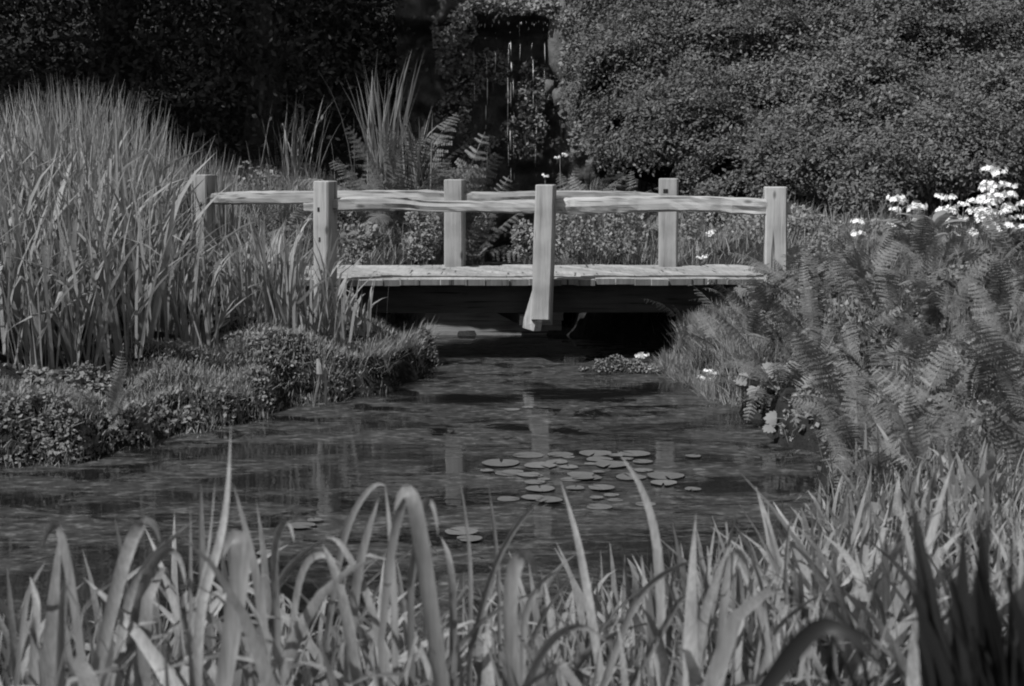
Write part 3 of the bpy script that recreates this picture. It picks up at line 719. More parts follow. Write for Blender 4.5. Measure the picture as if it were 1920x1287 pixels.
for k in range(1200):
    yy = rnd.uniform(5.7, 13.0); xx = rnd.uniform(1.2, 0.34 * yy + 0.2)
    d = sdist(np.array([(xx, yy)]), POND)[0]
    if d < 0.10 or (yy > 11.8 and xx < 1.55) or (yy > 12.2 and xx < 2.1) or (7.6 < yy < 10.2 and d < 0.22): continue
    if any((xx - a) ** 2 + (yy - b) ** 2 < (0.265 + 0.008 * (yy - 6)) ** 2 for a, b, _ in done): continue
    done.append((xx, yy, d))
ROWS = [(5.0, 6.8, "nearest fern row"), (6.8, 8.3, "second fern row"), (8.3, 9.8, "row beside the pale lobed leaves"), (9.8, 11.4, "row below the right bridge post"), (11.4, 14, "top row under the white flowers")]
for y0, y1, rw_ in ROWS:
    for j, (xx, yy, d) in enumerate(sorted(q for q in done if y0 <= q[1] < y1)):
        edge = d < 0.3
        fern(("waterside fern, " if edge else "feathery fern, ") + ORD[j] + " from the water in the " + rw_, xx, yy, (rnd.uniform(0.34, 0.48) if yy > 12.1 else rnd.uniform(0.42, 0.72)), 9, G1, FRB if rnd.random() < 0.2 else FR)
for j, (px, py) in enumerate([(1392, 738), (1425, 765), (1545, 815), (1570, 850)]):
    p = at_z(px + 40, py - 14, 0.2); fern("low fern arching out over the dark hollow, " + ORD[j] + " from the bridge", p[0], p[1], 0.62, 9, "ferns arching over the right hollow", FR, z=max(gz(p[0], p[1]), 0.12) + 0.03, az=(2.3, 4.6), lift=0.15)
for lb, px, py, Y, sz, n in [
    ("bright fern at the foot of the clipped shrubs right of the waterfall", 1090, 345, 16.6, 0.95, 13),
    ("fern just right of the near centre post behind the rail", 1065, 350, 15.6, 0.75, 11),
    ("spreading fern under the shrubs left of the far right post", 1190, 340, 16.6, 0.9, 12),
    ("fern between the two brightest ferns behind the right rail", 1135, 345, 16.2, 0.9, 12),
    ("fern tucked under the shrub mound right of the waterfall", 1210, 300, 17.2, 0.85, 11),
    ("fern behind the rail right of the far right post", 1310, 380, 15.6, 0.7, 10),
    ("fern behind the rail left of the near right post", 1400, 390, 15.0, 0.6, 10),
    ("large feathery fern at the foot of the spiky plant", 735, 345, 16.0, 1.4, 18),
    ("feathery fern arching toward the waterfall right of the spiky plant", 805, 345, 16.2, 1.5, 18),
    ("feathery fern behind the spiky plant reaching right", 770, 345, 17.0, 1.5, 18),
    ("broad fern leaning left from the foot of the spiky plant", 690, 345, 16.4, 1.0, 15),
    ("fern reaching over the stream toward the waterfall", 845, 340, 16.9, 1.4, 15),
    ("fern behind the rail left of the near left bridge post", 525, 360, 15.6, 0.8, 12),
    ("low fern behind the rail beside the far left bridge post", 445, 365, 15.3, 0.7, 11)]:
    p = at(px, py, Y); fern(lb, p[0], Y, sz, n, None, FR, z=gz(p[0], Y), lift=(-0.2 if sz > 0.98 else 0.0))
for lb, px, py, sz in [("small fern on the mossy left bank edge", 205, 790, 0.42), ("small fern lower down the mossy left bank", 265, 800, 0.36)]:
    p = hit(px, py); fern(lb, p[0], p[1], sz, 9, None, FR)

# ------------------------------------------------------------------ white flowering plants and broad leaves
def flower_mesh(seed, nfl, rad):
    rnd = random.Random(seed); mb = MB()
    for k in range(nfl):
        a = 2 * math.pi * k / nfl + rnd.uniform(-0.2, 0.2); c = Vector((rad * math.cos(a), rad * math.sin(a), rnd.uniform(-0.012, 0.018))); nrm = Vector((math.cos(a), math.sin(a), rnd.uniform(0.2, 0.9))).normalized()
        u = nrm.cross(Vector((0, 0, 1))).normalized(); v = nrm.cross(u); R_ = rnd.uniform(0.019, 0.027)
        V = [c]; n = 10
        for j in range(n):
            an = 2 * math.pi * j / n; r = R_ * (1 if j % 2 == 0 else 0.62); V.append(c + u * math.cos(an) * r + v * math.sin(an) * r + nrm * 0.003)
        mb.add(V, [(0, 1 + j, 1 + (j + 1) % n) for j in range(n)])
        mb.tube([Vector((0, 0, -0.015)), c * 0.6, c], [0.003, 0.002, 0.002], 4, False)
    return mesh_py("flower_whorl", mb.V, mb.F, M['petal'])
FW = [flower_mesh(s, 9 + s % 3, 0.045 + 0.006 * (s % 3)) for s in range(5)]
def broad_mesh(L, W, droop, seed):
    rnd = random.Random(seed); k = 9; t = np.linspace(0, 1, k); path = bent_path(L, 0.5, droop, 1.2, k)
    prof = np.clip(np.sin(math.pi * np.clip(0.08 + t * 0.92, 0, 1)) ** 0.7, 0.08, 1)
    V, F = blade_vf(path, W, np.tile((0, 1.0, 0), (k, 1)), prof, -0.18); return mesh_py("leaf", V, F, M['broad'], True)
BL = [broad_mesh(random.uniform(0.24, 0.34), random.uniform(0.07, 0.11), random.uniform(0.6, 1.5), s) for s in range(6)]
def primula(label, px, py, Y, whorls, zbase, leaves=5):
    top = at(px, py, Y); root = empty("primula", (top[0], Y, zbase)); tag(root, label, "flower", "white candelabra flowers on the right bank")
    h = top[2] - zbase; mb = MB(); lean = random.uniform(-0.04, 0.04)
    mb.tube([(0, 0, 0), (lean * 0.3, 0, h * 0.5), (lean, 0, h)], [0.006, 0.005, 0.003], 6); mb.build("stem", M['stem'], root, True)
    for k in range(whorls):
        obj("flower_whorl", random.choice(FW), root, (lean * (1 - k * 0.2), 0, h - k * random.uniform(0.08, 0.12)), (random.uniform(-0.15, 0.15), random.uniform(-0.15, 0.15), random.uniform(0, 6)), random.uniform(0.85, 1.2) + 0.1 * (k > 0))
    for k in range(leaves):
        obj("leaf", random.choice(BL), root, (0, 0, 0.01), (0, 0, 2 * math.pi * k / leaves + random.uniform(-0.3, 0.3)), random.uniform(0.5, 0.75))
PR = [(1668, 374, 1), (1690, 376, 1), (1712, 385, 1), (1672, 392, 2), (1728, 388, 2), (1768, 372, 3), (1787, 370, 2), (1804, 385, 2), (1785, 395, 1), (1828, 382, 2), (1845, 314, 3), (1868, 328, 3), (1842, 352, 3), (1858, 360, 3),
      (1876, 350, 3), (1888, 366, 3), (1866, 384, 3), (1884, 398, 2), (1846, 392, 2), (1832, 402, 1), (1798, 420, 1), (1822, 432, 1), (1836, 442, 1), (1865, 432, 1), (1788, 440, 1), (1900, 345, 3), (1910, 385, 3), (1604, 420, 1), (1605, 437, 1)]
for i, (px, py, w) in enumerate(PR):
    Y = 13.0 + random.uniform(-0.35, 0.35); px0 = px; px += random.uniform(-6, 6); py += random.uniform(-7, 7); X = at(px, py, Y)[0]
    lb = ("tallest white candelabra flower at the right edge of the bank" if i == 10 else "leftmost white flower head above the fern bank" if i == 27 else "small white flower just below the leftmost flower head" if i == 28 else
          ("white candelabra flower, " + ORD[sum(1 for q in PR if 1815 < q[0] < px0)] + " from the left in the clump at the right end" if px0 > 1815 else "white candelabra flower, " + ORD[sum(1 for q in PR if 1610 < q[0] < px0)] + " from the left in the clump above the ferns"))
    primula(lb, px, py, Y, w, gz(X, Y) if py < 410 else min(gz(X, Y), at(px, py, Y)[2] - 0.2), 4)
def broad_plant(label, px, py, Y, n, sc, zoff=0.0):
    p = at(px, py, Y); root = empty("broad_leaved_plant", (p[0], p[1], p[2])); tag(root, label, "plant")
    mb = MB()
    g = gz(p[0], p[1]) - p[2]
    for k in range(n):
        a = 2 * math.pi * k / n + random.uniform(-0.3, 0.3); q = Vector((0.02 * math.cos(a), 0.02 * math.sin(a), random.uniform(-0.05, 0.02)))
        obj("leaf", random.choice(BL), root, q, (0, random.uniform(0.25, 0.8), a), sc * random.uniform(0.8, 1.15))
    mb.tube([(0, 0, min(g, -0.03)), (0, 0, min(g, -0.03) * 0.5), (0, 0, 0)], [0.014, 0.012, 0.01], 6); mb.build("stem", M['stem'], root, True)
broad_plant("broad pale leaved plant below the white flowers, nearest the fern bank", 1705, 425, 12.7, 7, 0.9)
broad_plant("upright broad leaved plant with ribbed leaves among the white flowers", 1752, 418, 12.6, 8, 1.0)
broad_plant("low broad leaved plant at the top of the fern bank under the flowers", 1738, 448, 12.5, 6, 0.85)
def lobed_plant(label, px, py, Y, n, sc):
    p = at(px, py, Y); root = empty("lobed_leaf_plant", p); tag(root, label, "plant"); mb0 = MB(); g = gz(p[0], p[1]) - p[2]
    for k in range(n):
        a = 2 * math.pi * k / n + random.uniform(-0.4, 0.4); L = sc * random.uniform(0.14, 0.22); mb = MB()
        rq = random.uniform(0.02, 0.2); tip = Vector((math.cos(a) * rq, math.sin(a) * rq * 0.6, random.uniform(-0.03, 0.1))); tilt = random.uniform(0.4, 1.1)
        mb0.tube([(0, 0, min(g, -0.03)), tip * 0.5 + Vector((0, 0, 0.02)), tip], [0.006, 0.004, 0.003], 5, False)
        for j in range(7):   # hand-like lobes
            b = a + (j - 3) * 0.42; l = L * (0.75 - 0.07 * abs(j - 3)); d = Vector((math.cos(b), math.sin(b), -0.25)); s = Vector((-math.sin(b), math.cos(b), 0)) * l * 0.17
            RX = Matrix.Rotation(tilt, 3, 'X')
            mb.add([tip + RX @ q for q in (Vector((0, 0, 0)), d * l * 0.55 + s, d * l * 0.85 + s * 0.9, d * l, d * l * 0.8 - s, d * l * 0.5 - s)], [(0, 1, 2, 3, 4, 5)])
        mb.build("leaf", M['broad'], root)
    mb0.build("stem", M['stem'], root, True)
lobed_plant("pale plant with deeply lobed leaves overhanging the water below the fern bank", 1505, 722, 9.15, 34, 0.66)
lobed_plant("smaller pale lobed leaf plant left of the overhanging one at the waterline", 1448, 726, 9.4, 20, 0.55)
lobed_plant("lobed leaf plant right of the overhanging pale plant in the fern bank", 1562, 735, 9.0, 22, 0.6)
lobed_plant("lobed leaf plant low over the dark water at the right bank", 1490, 800, 8.7, 12, 0.45)

# ------------------------------------------------------------------ reeds of the left bank
IR = [blade_mesh("leaf", 1.0, 0.032, M['reed'], random.uniform(0.0, 0.3), random.uniform(0.05, 1.3), random.uniform(1.3, 3), 8, ((random.uniform(0.4, 0.85), random.uniform(0.9, 2.4)) if s % 4 == 0 else None)) for s in range(28)]
def reed_top(px):   # pixel row of the reed tops
    return np.interp(px, [0, 60, 130, 250, 300, 345, 360, 420, 440, 500, 560, 620, 680], [200, 180, 160, 190, 300, 425, 450, 445, 415, 385, 400, 450, 520])
def reed_top_back(px): return np.interp(px, [0, 60, 130, 250, 300, 360, 420, 460], [190, 170, 150, 185, 225, 260, 300, 330])
def clump(name, label, x, y, h, nl, nm, meshes, mat, group, spread=0.10, wmass=0.022, z=None, cat="reeds", wsc=1.0, lean=0.28):
    z = gz(x, y) if z is None else z
    root = empty(name, (x, y, z - 0.02)); tag(root, label, cat, group)
    for k in range(nl):
        a = random.uniform(0, 6.28); r = spread * math.sqrt(random.random()); s = h * random.uniform(0.72, 1.08)
        obj("leaf", random.choice(meshes), root, (r * math.cos(a), r * math.sin(a), 0), (0, random.uniform(-0.05, lean), random.uniform(0, 6.28)), (s, max(s, 1.0) * 1.25 * wsc, s))
    if nm:
        B = np.column_stack([RNG.normal(0, spread, nm), RNG.normal(0, spread, nm), np.zeros(nm)])
        me = blade_mass("leaves", B, h * RNG.uniform(0.45, 1.0, nm), wmass * RNG.uniform(0.6, 1.2, nm), mat, 0.3, 1.0)
        o = obj("leaves", me, root); o["kind"] = "stuff"
    return root
rnd = random.Random(21); spots = []
for k in range(900):
    yy = rnd.uniform(8.6, 12.9); xx = rnd.uniform(-0.34 * yy - 0.2, -1.0)
    P2 = np.array([(xx, yy)]); d = sdist(P2, POND)[0]
    if d < 0.33: continue
    zb = gz(xx, yy); px = 960 + xx / yy * FPX
    if px > 672 or (px > 560 and 11.6 < yy): continue
    # keep the reeds behind the visible front line of the bed
    if yy < np.interp(px, [0, 60, 200, 300, 450, 640], [8.8, 9.0, 9.5, 10.0, 10.3, 10.7]): continue
    if any((xx - a) ** 2 + (yy - b) ** 2 < 0.27 ** 2 for a, b in spots): continue
    spots.append((xx, yy))
for y0, y1, rw_ in ((0, 9.9, "front row"), (9.9, 10.7, "second row"), (10.7, 11.4, "third row"), (11.4, 12.1, "fourth row"), (12.1, 14, "back row")):
    j = 0
    for (xx, yy) in sorted(q for q in spots if y0 <= q[1] < y1):
        px = 960 + xx / yy * FPX; top = at(px, reed_top(px), yy)[2]; zb = gz(xx, yy)
        h = min(top - zb, np.interp(yy, [8.8, 10, 12.9], [0.95, 1.25, 2.1]))
        if h < 0.25: continue
        lb = ("tall reed clump, " if px < 330 else "sword leaved clump, ") + ORD[j] + " from the left in the reed bed's " + rw_
        clump("reed_clump", lb, xx, yy, h * 0.98, 9, 26, IR, M['reed'], "reeds and irises of the left bank", 0.09, 0.022, lean=0.42); j += 1
# dense taller reeds behind
n = 2600; B = np.column_stack([RNG.uniform(-5.2, -2.35, n), RNG.uniform(12.6, 15.0, n)]); pxs = 960 + B[:, 0] / B[:, 1] * FPX
ok = (pxs < 440) & ((pxs < 310) | (B[:, 1] > 13.8)); B = B[ok]; pxs = pxs[ok]; zt = np.array([at(p, reed_top_back(p), yv)[2] for p, yv in zip(pxs, B[:, 1])]); zb = terrain(B)
hh = np.clip((zt - zb) * RNG.uniform(0.6, 1.08, len(B)), 0.2, 2.4)
tag(obj("reeds", blade_mass("reeds", np.column_stack([B, zb]), hh, RNG.uniform(0.012, 0.024, len(B)), M['reed'], 0.22, 0.7)), "dense tall reeds at the back of the left reed bed", "reeds", kind="stuff")
clump("spiky_plant", "stiff upright spiky plant in front of the dark trees behind the footbridge", at(715, 330, 16.8)[0], 16.8, at(715, 105, 16.8)[2] - at(715, 330, 16.8)[2] + 0.25, 26, 40,
      [blade_mesh("leaf", 1.0, 0.022, M['reed'], random.uniform(0.0, 0.1), random.uniform(0.0, 0.25), 2, 7) for s in range(6)], M['reed'], None, 0.14, 0.016, wsc=0.8, z=at(715, 330, 16.8)[2] - 0.2, cat="plant", lean=0.2)
clump("spiky_plant", "shorter spiky plant leaning right of the tall spiky plant", at(775, 330, 16.6)[0], 16.6, at(775, 175, 16.6)[2] - at(775, 330, 16.6)[2] + 0.2, 14, 30,
      IR[:6], M['reed'], None, 0.13, 0.014, wsc=0.6, z=at(775, 330, 16.6)[2] - 0.2, cat="plant", lean=0.35)
clump("spiky_plant", "dim shaded spiky plant against the dark trees left of the tall spiky plant", at(548, 250, 18.5)[0], 18.5, at(548, 165, 18.5)[2] - gz(at(548, 250, 18.5)[0], 18.5), 12, 40, IR[:8], M['reed'], None, 0.2, 0.013, wsc=0.5, cat="plant", lean=0.2)

# ------------------------------------------------------------------ grass and ground cover
def scatter(n, x0, x1, y0, y1, dmin, dmax, cond=None):
    P = np.column_stack([RNG.uniform(x0, x1, n), RNG.uniform(y0, y1, n)])
    d = np.minimum(sdist(P, POND), sdist(P, STREAM)); k = (d > dmin) & (d < dmax) & (np.abs(P[:, 0]) < 0.345 * P[:, 1] + 0.3)
    if cond is not None: k &= cond(P)
    P = P[k]; return np.column_stack([P, terrain(P)]), d[k]
B, d = scatter(90000, -4.0, -0.3, 7.2, 13.0, -0.03, 0.9)
tag(obj("bank_grass", blade_mass("bank_grass", B, RNG.uniform(0.02, 0.085, len(B)) * (0.5 + 0.9 * (vnoise(B, 2.2, 3) + 0.5)), RNG.uniform(0.004, 0.010, len(B)), M['grass'], 1.0, 1.8, 4)), "short turf on the overhanging left bank", "grass", kind="stuff")
B, d = scatter(24000, 1.0, 4.6, 5.6, 13.2, -0.02, 3.0, lambda P: ~((P[:, 1] > 7.9) & (P[:, 1] < 9.9) & (sdist(P, POND) < 0.45)))
tag(obj("bank_grass", blade_mass("bank_grass", B, RNG.uniform(0.06, 0.2, len(B)), RNG.uniform(0.004, 0.009, len(B)), M['grass'], 0.7, 1.6, 4)), "tangled grass on the right bank under the ferns", "grass", kind="stuff")
B, d = scatter(30000, -5.0, 5.5, 13.9, 19.5, -0.02, 4.0)
tag(obj("meadow_grass", blade_mass("meadow_grass", B, RNG.uniform(0.06, 0.26, len(B)) * (0.4 + 1.2 * (vnoise(B, 1.6, 4) + 0.5)), RNG.uniform(0.006, 0.012, len(B)), M['grass'], 0.9, 1.6, 4)), "rough grass behind the footbridge", "grass", kind="stuff")
B, d = scatter(60000, -4.0, -0.3, 7.2, 13.4, -0.05, 0.16)
e_ = 0.02; gxv = sdist(B[:, :2] + (e_, 0), POND) - sdist(B[:, :2] - (e_, 0), POND); gyv = sdist(B[:, :2] + (0, e_), POND) - sdist(B[:, :2] - (0, e_), POND)
keep = (B[:, 2] > 0.12) & (vnoise(B, 2.6, 6) > -0.12); B = B[keep]; az_ = np.arctan2(-gyv, -gxv)[keep] + RNG.normal(0, 0.5, keep.sum())
tag(obj("overhanging_turf", blade_mass("overhanging_turf", B, RNG.uniform(0.06, 0.19, len(B)), RNG.uniform(0.004, 0.009, len(B)), M['grass'], 1.3, 2.4, 5, az=az_)), "ragged turf hanging over the left waterline", "grass", kind="stuff")
# grass spilling down the bank at the right of the bridge opening
B, d = scatter(26000, 1.0, 2.1, 9.9, 12.3, -0.08, 0.35)
tag(obj("hanging_grass", blade_mass("hanging_grass", B, RNG.uniform(0.08, 0.2, len(B)), RNG.uniform(0.004, 0.008, len(B)), M['grass'], 1.0, 2.0, 5)), "pale grass hanging over the bank beside the bridge opening", "grass", kind="stuff")

def ground_patch(label, pts, n, leaf, hgt, mat='cover', group=None):
    """low leafy growth lying over the ground round a few picture points (px, py, radius in metres)."""
    C = [hit(a, b) for a, b, _ in pts]; root = empty("leafy_plant", C[0]); tag(root, label, "plant", group); A = []; mb = MB()
    for c, (_, _, r) in zip(C, pts):
        k = n // len(pts); q = RNG.normal(size=(k, 2)) * r * 0.55 + c[:2]; z = terrain(q); q = q[z > 0.0]; z = z[z > 0.0]; k = len(q)
        rr = np.clip(np.hypot(*(q - c[:2]).T) / (r * 1.3), 0, 1)
        A.append(np.column_stack([q, z + 0.01 + hgt * RNG.uniform(0, 1, k) * (1 - rr)]))
        for m_ in range(5):
            a0 = m_ * 1.3; e = np.array((math.cos(a0) * r * 0.5, math.sin(a0) * r * 0.5, hgt * 0.8)); g0 = c - C[0]
            mb.tube([g0 - (0, 0, 0.02), g0 + e * (0.4, 0.4, 0.7), g0 + e], [0.004, 0.003, 0.002], 5, False)
    P = np.vstack(A); P = P[vnoise(P, 6.0, n * 0.01) > -0.3]
    obj("foliage", leaf_cloud("foliage", P - C[0], np.tile((-0.1, -0.5, 0.7), (len(P), 1)), leaf, M[mat], 0.7, 0.7), root)
    mb.build("stem", M['stem'], root, True)["kind"] = "stuff"
GPAT = [
    ("round leaved ground cover at the lower left corner of the bank", [(60, 850, 0.22), (120, 820, 0.22), (20, 810, 0.25), (80, 780, 0.2)], 3400, 0.026, 0.10),
    ("leafy plant beside the small ferns on the left bank edge", [(340, 800, 0.16), (285, 822, 0.14)], 900, 0.032, 0.1),
    ("low leafy plant at the waterline in the middle of the left bank", [(490, 742, 0.14), (420, 770, 0.14)], 900, 0.028, 0.08),
    ("trailing leafy plant on the bank right of the broken stake", [(655, 722, 0.1), (640, 742, 0.08)], 500, 0.026, 0.06),
    ("small leafy sprig on the tip of the left bank by the bridge opening", [(800, 650, 0.07), (815, 670, 0.05)], 300, 0.026, 0.1),
    ("leafy weed in front of the reeds at the left edge", [(85, 735, 0.2), (170, 715, 0.18)], 1000, 0.032, 0.12),
    ("leafy weeds at the foot of the sword leaves on the left bank", [(330, 660, 0.18), (420, 655, 0.14), (500, 650, 0.14)], 1000, 0.026, 0.08),
    ("dark rimmed leafy tangle hanging from the left bank edge", [(230, 835, 0.12), (170, 850, 0.12)], 700, 0.03, 0.08),
    ("fine leafy weed on top of the bank behind the broken stake", [(560, 690, 0.18), (680, 660, 0.15)], 700, 0.02, 0.05),
]
for lb, pts, n, lf, hg in GPAT: ground_patch(lb, pts, n, lf, hg)
UNDER = [
    ("low mixed weeds behind the rail left of the far centre post", [(730, 420, 0.4), (800, 400, 0.4), (640, 410, 0.4)], 1500, 0.045, 0.25),
    ("low mixed weeds at the foot of the shrubs behind the right rail", [(1110, 400, 0.4), (1200, 390, 0.4), (1060, 380, 0.35)], 1600, 0.045, 0.25),
    ("low weeds behind the deck at its right end", [(1320, 430, 0.4), (1420, 430, 0.4), (1480, 425, 0.4)], 1500, 0.045, 0.3),
    ("weeds in the shade under the dark trees behind the left rail", [(470, 350, 0.5), (560, 350, 0.5)], 1000, 0.05, 0.3),
    ("leafy weeds among the ferns above the right waterline", [(1420, 640, 0.3), (1500, 600, 0.3), (1600, 640, 0.35)], 1600, 0.035, 0.25),
    ("grassy weeds where the right end of the deck meets the bank", [(1500, 450, 0.3), (1570, 455, 0.3), (1640, 450, 0.3), (1540, 490, 0.3)], 2200, 0.035, 0.2),
    ("low weeds and mossy bits on the mud shoal in the pond outlet", [(1110, 695, 0.1), (1150, 691, 0.12), (1195, 694, 0.1), (1235, 696, 0.08)], 1100, 0.018, 0.03),
    ("dim leafy weeds in the hollow at the right waterline", [(1440, 770, 0.2), (1500, 780, 0.2), (1560, 790, 0.2), (1480, 830, 0.15)], 1500, 0.03, 0.12),
    ("leafy weeds among the ferns at the right edge", [(1700, 620, 0.35), (1820, 560, 0.35), (1780, 720, 0.35)], 1600, 0.035, 0.25),
    ("leafy weeds between the near shore leaves and the ferns", [(1640, 800, 0.25), (1750, 830, 0.25), (1850, 830, 0.25)], 1400, 0.032, 0.2),
]
for lb, pts, n, lf, hg in UNDER: ground_patch(lb, pts, n, lf, hg)
COVER = [
    ("leafy plant behind the rail right of the near left post", [(680, 450, 14.6, 40, 36, 0.2), (660, 485, 14.3, 30, 15, 0.2)], 700, 0.05),
    ("round leafy bush left of the stream behind the footbridge", [(790, 440, 15.2, 42, 55, 0.25)], 1100, 0.035),
    ("small leafy branch hanging over the stream behind the footbridge", [(905, 420, 16.4, 22, 16, 0.1), (890, 340, 17.2, 20, 30, 0.15)], 320, 0.045),
    ("leafy clump on the right side of the stream behind the near centre post", [(980, 450, 15.6, 26, 40, 0.2), (1070, 430, 15.2, 45, 55, 0.25)], 1200, 0.04),
    ("leafy growth behind the deck between the centre and right posts", [(1160, 430, 15.0, 60, 50, 0.25), (1340, 430, 15.0, 60, 50, 0.25)], 1700, 0.035),
    ("bushy growth behind the right end of the deck", [(1440, 420, 14.8, 60, 30, 0.25)], 700, 0.035),
]
for lb, sp, n, lf in COVER:
    leaf_patch("leafy_plant", lb, "plant", sp, n, lf, M['cover'], jit=0.8)
def daisy(label, px, py, Y, n, spread, group=None):
    p = at(px, py, Y); root = empty("white_flower", p); tag(root, label, "flower", group)
    g = gz(p[0], p[1]) - p[2]
    mb = MB(); mb.tube([(0, 0, min(g, -0.04)), (0.005, 0, min(g, -0.04) * 0.4), (0, 0, 0)], [0.003, 0.003, 0.002], 5); mb.build("stem", M['stem'], root, True)
    for k in range(n):
        obj("flower_head", random.choice(FW), root, (random.uniform(-spread, spread), random.uniform(-spread, spread), random.uniform(-spread, spread) * 0.6), (random.uniform(-0.4, 0.4), random.uniform(-0.4, 0.4), random.uniform(0, 6)), 0.55 if n > 1 else 0.7)
daisy("white flower tuft at the edge of the dark water under the footbridge", 1206, 664, 12.0, 4, 0.035)
daisy("white flower above the top of the near centre post", 1022, 331, 15.5, 1, 0)
daisy("white flower stalk just right of the near centre post", 1050, 292, 15.8, 2, 0.05)
daisy("white flowers behind the deck right of the far right post", 1328, 436, 14.4, 3, 0.06)
daisy("white flowers at deck level right of the far right post", 1318, 478, 14.2, 2, 0.05)
daisy("white flower on the shoal in the water", 1222, 690, 11.45, 1, 0)
for k, (px, py) in enumerate([(1328, 698), (1338, 702), (1344, 708), (1336, 714), (1372, 712), (1380, 702), (1318, 708)]):
    daisy("small white daisy, " + ORD[sorted([1328, 1338, 1344, 1336, 1372, 1380, 1318]).index(px)] + " from the left in the pale grass of the right bank", px, py, 10.6 + 0.05 * k, 1, 0, "daisies in the right bank grass")

# ------------------------------------------------------------------ lily pads
def pad_mesh(seed):
    rnd = random.Random(seed); V = [(0, 0, 0.003)]; n = 22
    for k in range(n + 1):
        a = 0.14 + (2 * math.pi - 0.28) * k / n; r = 1 + 0.05 * math.sin(3 * a + seed) + rnd.uniform(-0.02, 0.02)
        V.append((0.62 * r * math.cos(a), 0.62 * r * math.sin(a), 0.004 + 0.006 * math.sin(2 * a + seed)))
    for k in range(n + 1):
        a = 0.10 + (2 * math.pi - 0.20) * k / n; r = 1 + 0.05 * math.sin(3 * a + seed) + rnd.uniform(-0.03, 0.03)
        V.append((r * math.cos(a), r * math.sin(a), 0.010 + 0.028 * max(0, math.sin(2 * a + seed * 1.7)) * rnd.uniform(0.5, 1)))
    F = [(0, 1 + k, 2 + k) for k in range(n)] + [(1 + k, n + 2 + k, n + 3 + k, 2 + k) for k in range(n)]
    return mesh_py("lily_pad", V, F, M['lily'], True)
PM = [pad_mesh(s) for s in range(6)]
PADS = [(990, 853, 60), (1050, 852, 50), (1115, 850, 62), (1188, 851, 60), (940, 869, 72), (1044, 867, 42), (1013, 874, 60), (1124, 863, 50), (1146, 873, 66), (1204, 868, 38), (913, 885, 26), (952, 887, 50), (996, 892, 44),
        (1072, 899, 44), (1066, 876, 36), (1247, 893, 70), (1206, 883, 36), (1013, 918, 56), (1002, 906, 40), (1078, 917, 36), (1127, 917, 50), (1118, 936, 26), (1153, 937, 30), (1124, 950, 50), (1146, 928, 30), (1182, 895, 58),
        (1244, 906, 50), (1299, 918, 32), (865, 998, 64), (880, 1012, 50), (565, 988, 52), (590, 978, 30), (500, 1040, 40), (1310, 880, 24), (1210, 945, 40), (960, 768, 30), (990, 764, 22)]
prng = random.Random(8)
for _ in range(16):
    PADS.append((int(prng.gauss(1085, 85)), int(prng.uniform(848, 945)), prng.choice((24, 30, 36, 44, 52))))
LX = {27: "small lone lily pad far right of the raft", 28: "large lily pad behind the tall foreground leaves, below the raft", 29: "second lily pad below the raft, nearer the foreground leaves", 30: "lone lily pad between the foreground leaves at the left",
      31: "smaller pad just behind the lone left lily pad", 32: "pad lying close to the tall pointed leaf at the left", 33: "tiny pad floating right of the back of the raft", 34: "pad in front of the raft at its right", 35: "small floating leaf alone in the middle of the pond", 36: "tiny leaf right of the small floating leaf in the middle"}
RW = [(845, 860, "back row"), (860, 880, "second row"), (880, 896, "third row"), (896, 912, "fourth row"), (912, 926, "fifth row"), (926, 960, "front row")]
for i, (px, py, w) in enumerate(PADS):
    p = at_z(px, py, 0.004); r = w / FPX * p[1] / 2
    o = obj("lily_pad", PM[i % 6], None, (p[0], p[1], 0.002 + 0.0011 * (i % 11)), (0, 0, random.uniform(0, 6.28)), r)
    lb = LX.get(i)
    if lb is None:
        for y0, y1, rn in RW:
            if y0 <= py < y1:
                mates = sorted(q[0] for q_, q in enumerate(PADS) if y0 <= q[1] < y1 and q_ not in LX)
                lb = "lily pad, " + ORD[mates.index(px)] + " from the left in the " + rn + " of the raft"
    tag(o, lb, "lily pad", "lily pads floating on the pond")

# ------------------------------------------------------------------ foreground irises
FGC = {}
def fg_root(cx, Y):
    key = int((cx + 60) // 170), (0 if Y < 3.1 else 1)
    if key not in FGC:
        px = key[0] * 170 + 25; Yr = 2.75 if key[1] == 0 else 3.7
        x_ = (px - 960) / FPX * Yr; root = empty("iris_clump", (x_, Yr, gz(x_, Yr))); FGC[key] = root
        root["fgpx"] = px
    return FGC[key]
def px_blade(pts, W, Y0, Y1=None, mat='iris', prof=None):
    """one leaf through picture points, from its base on the near bank up and outwards at its own distance."""
    Y1 = Y0 if Y1 is None else Y1
    k = 12; s = np.linspace(0, len(pts) - 1, k); pts = np.array(pts, float)
    q = np.stack([np.interp(s, range(len(pts)), pts[:, j]) for j in (0, 1)], 1)
    for _ in range(2): q[1:-1] = (q[:-2] + 2 * q[1:-1] + q[2:]) / 4
    Ys = np.linspace(Y0, Y1, k); path = np.array([at(a, b, c) for (a, b), c in zip(q, Ys)])
    base = path[0].copy(); base[2] = gz(base[0], base[1]) - 0.03
    if base[2] < path[0][2] - 0.05: path = np.vstack([base, path])
    root = fg_root(pts[0][0], Y0); loc = np.array(root.location); k = len(path)
    tan = norm(np.gradient(path, axis=0)); back = np.array((0.0, 1.0, 0.0)); an = (np.linspace(random.uniform(-0.7, 0.7), random.uniform(0.3, 0.95) * random.choice((-1, 1)), k))[:, None]
    side = norm(np.cross(tan, np.broadcast_to(back, tan.shape))) * np.cos(an) + back * np.sin(an)
    V, F = blade_vf(path - loc, W / FPX * Y0 * 1.05, side, blade_prof(k, 0.8, 0.3) if prof is None else np.interp(np.linspace(0, 1, k), np.linspace(0, 1, len(prof)), prof), 0.2)
    return obj("leaf", mesh_py("leaf", V, F, M[mat], True), root)
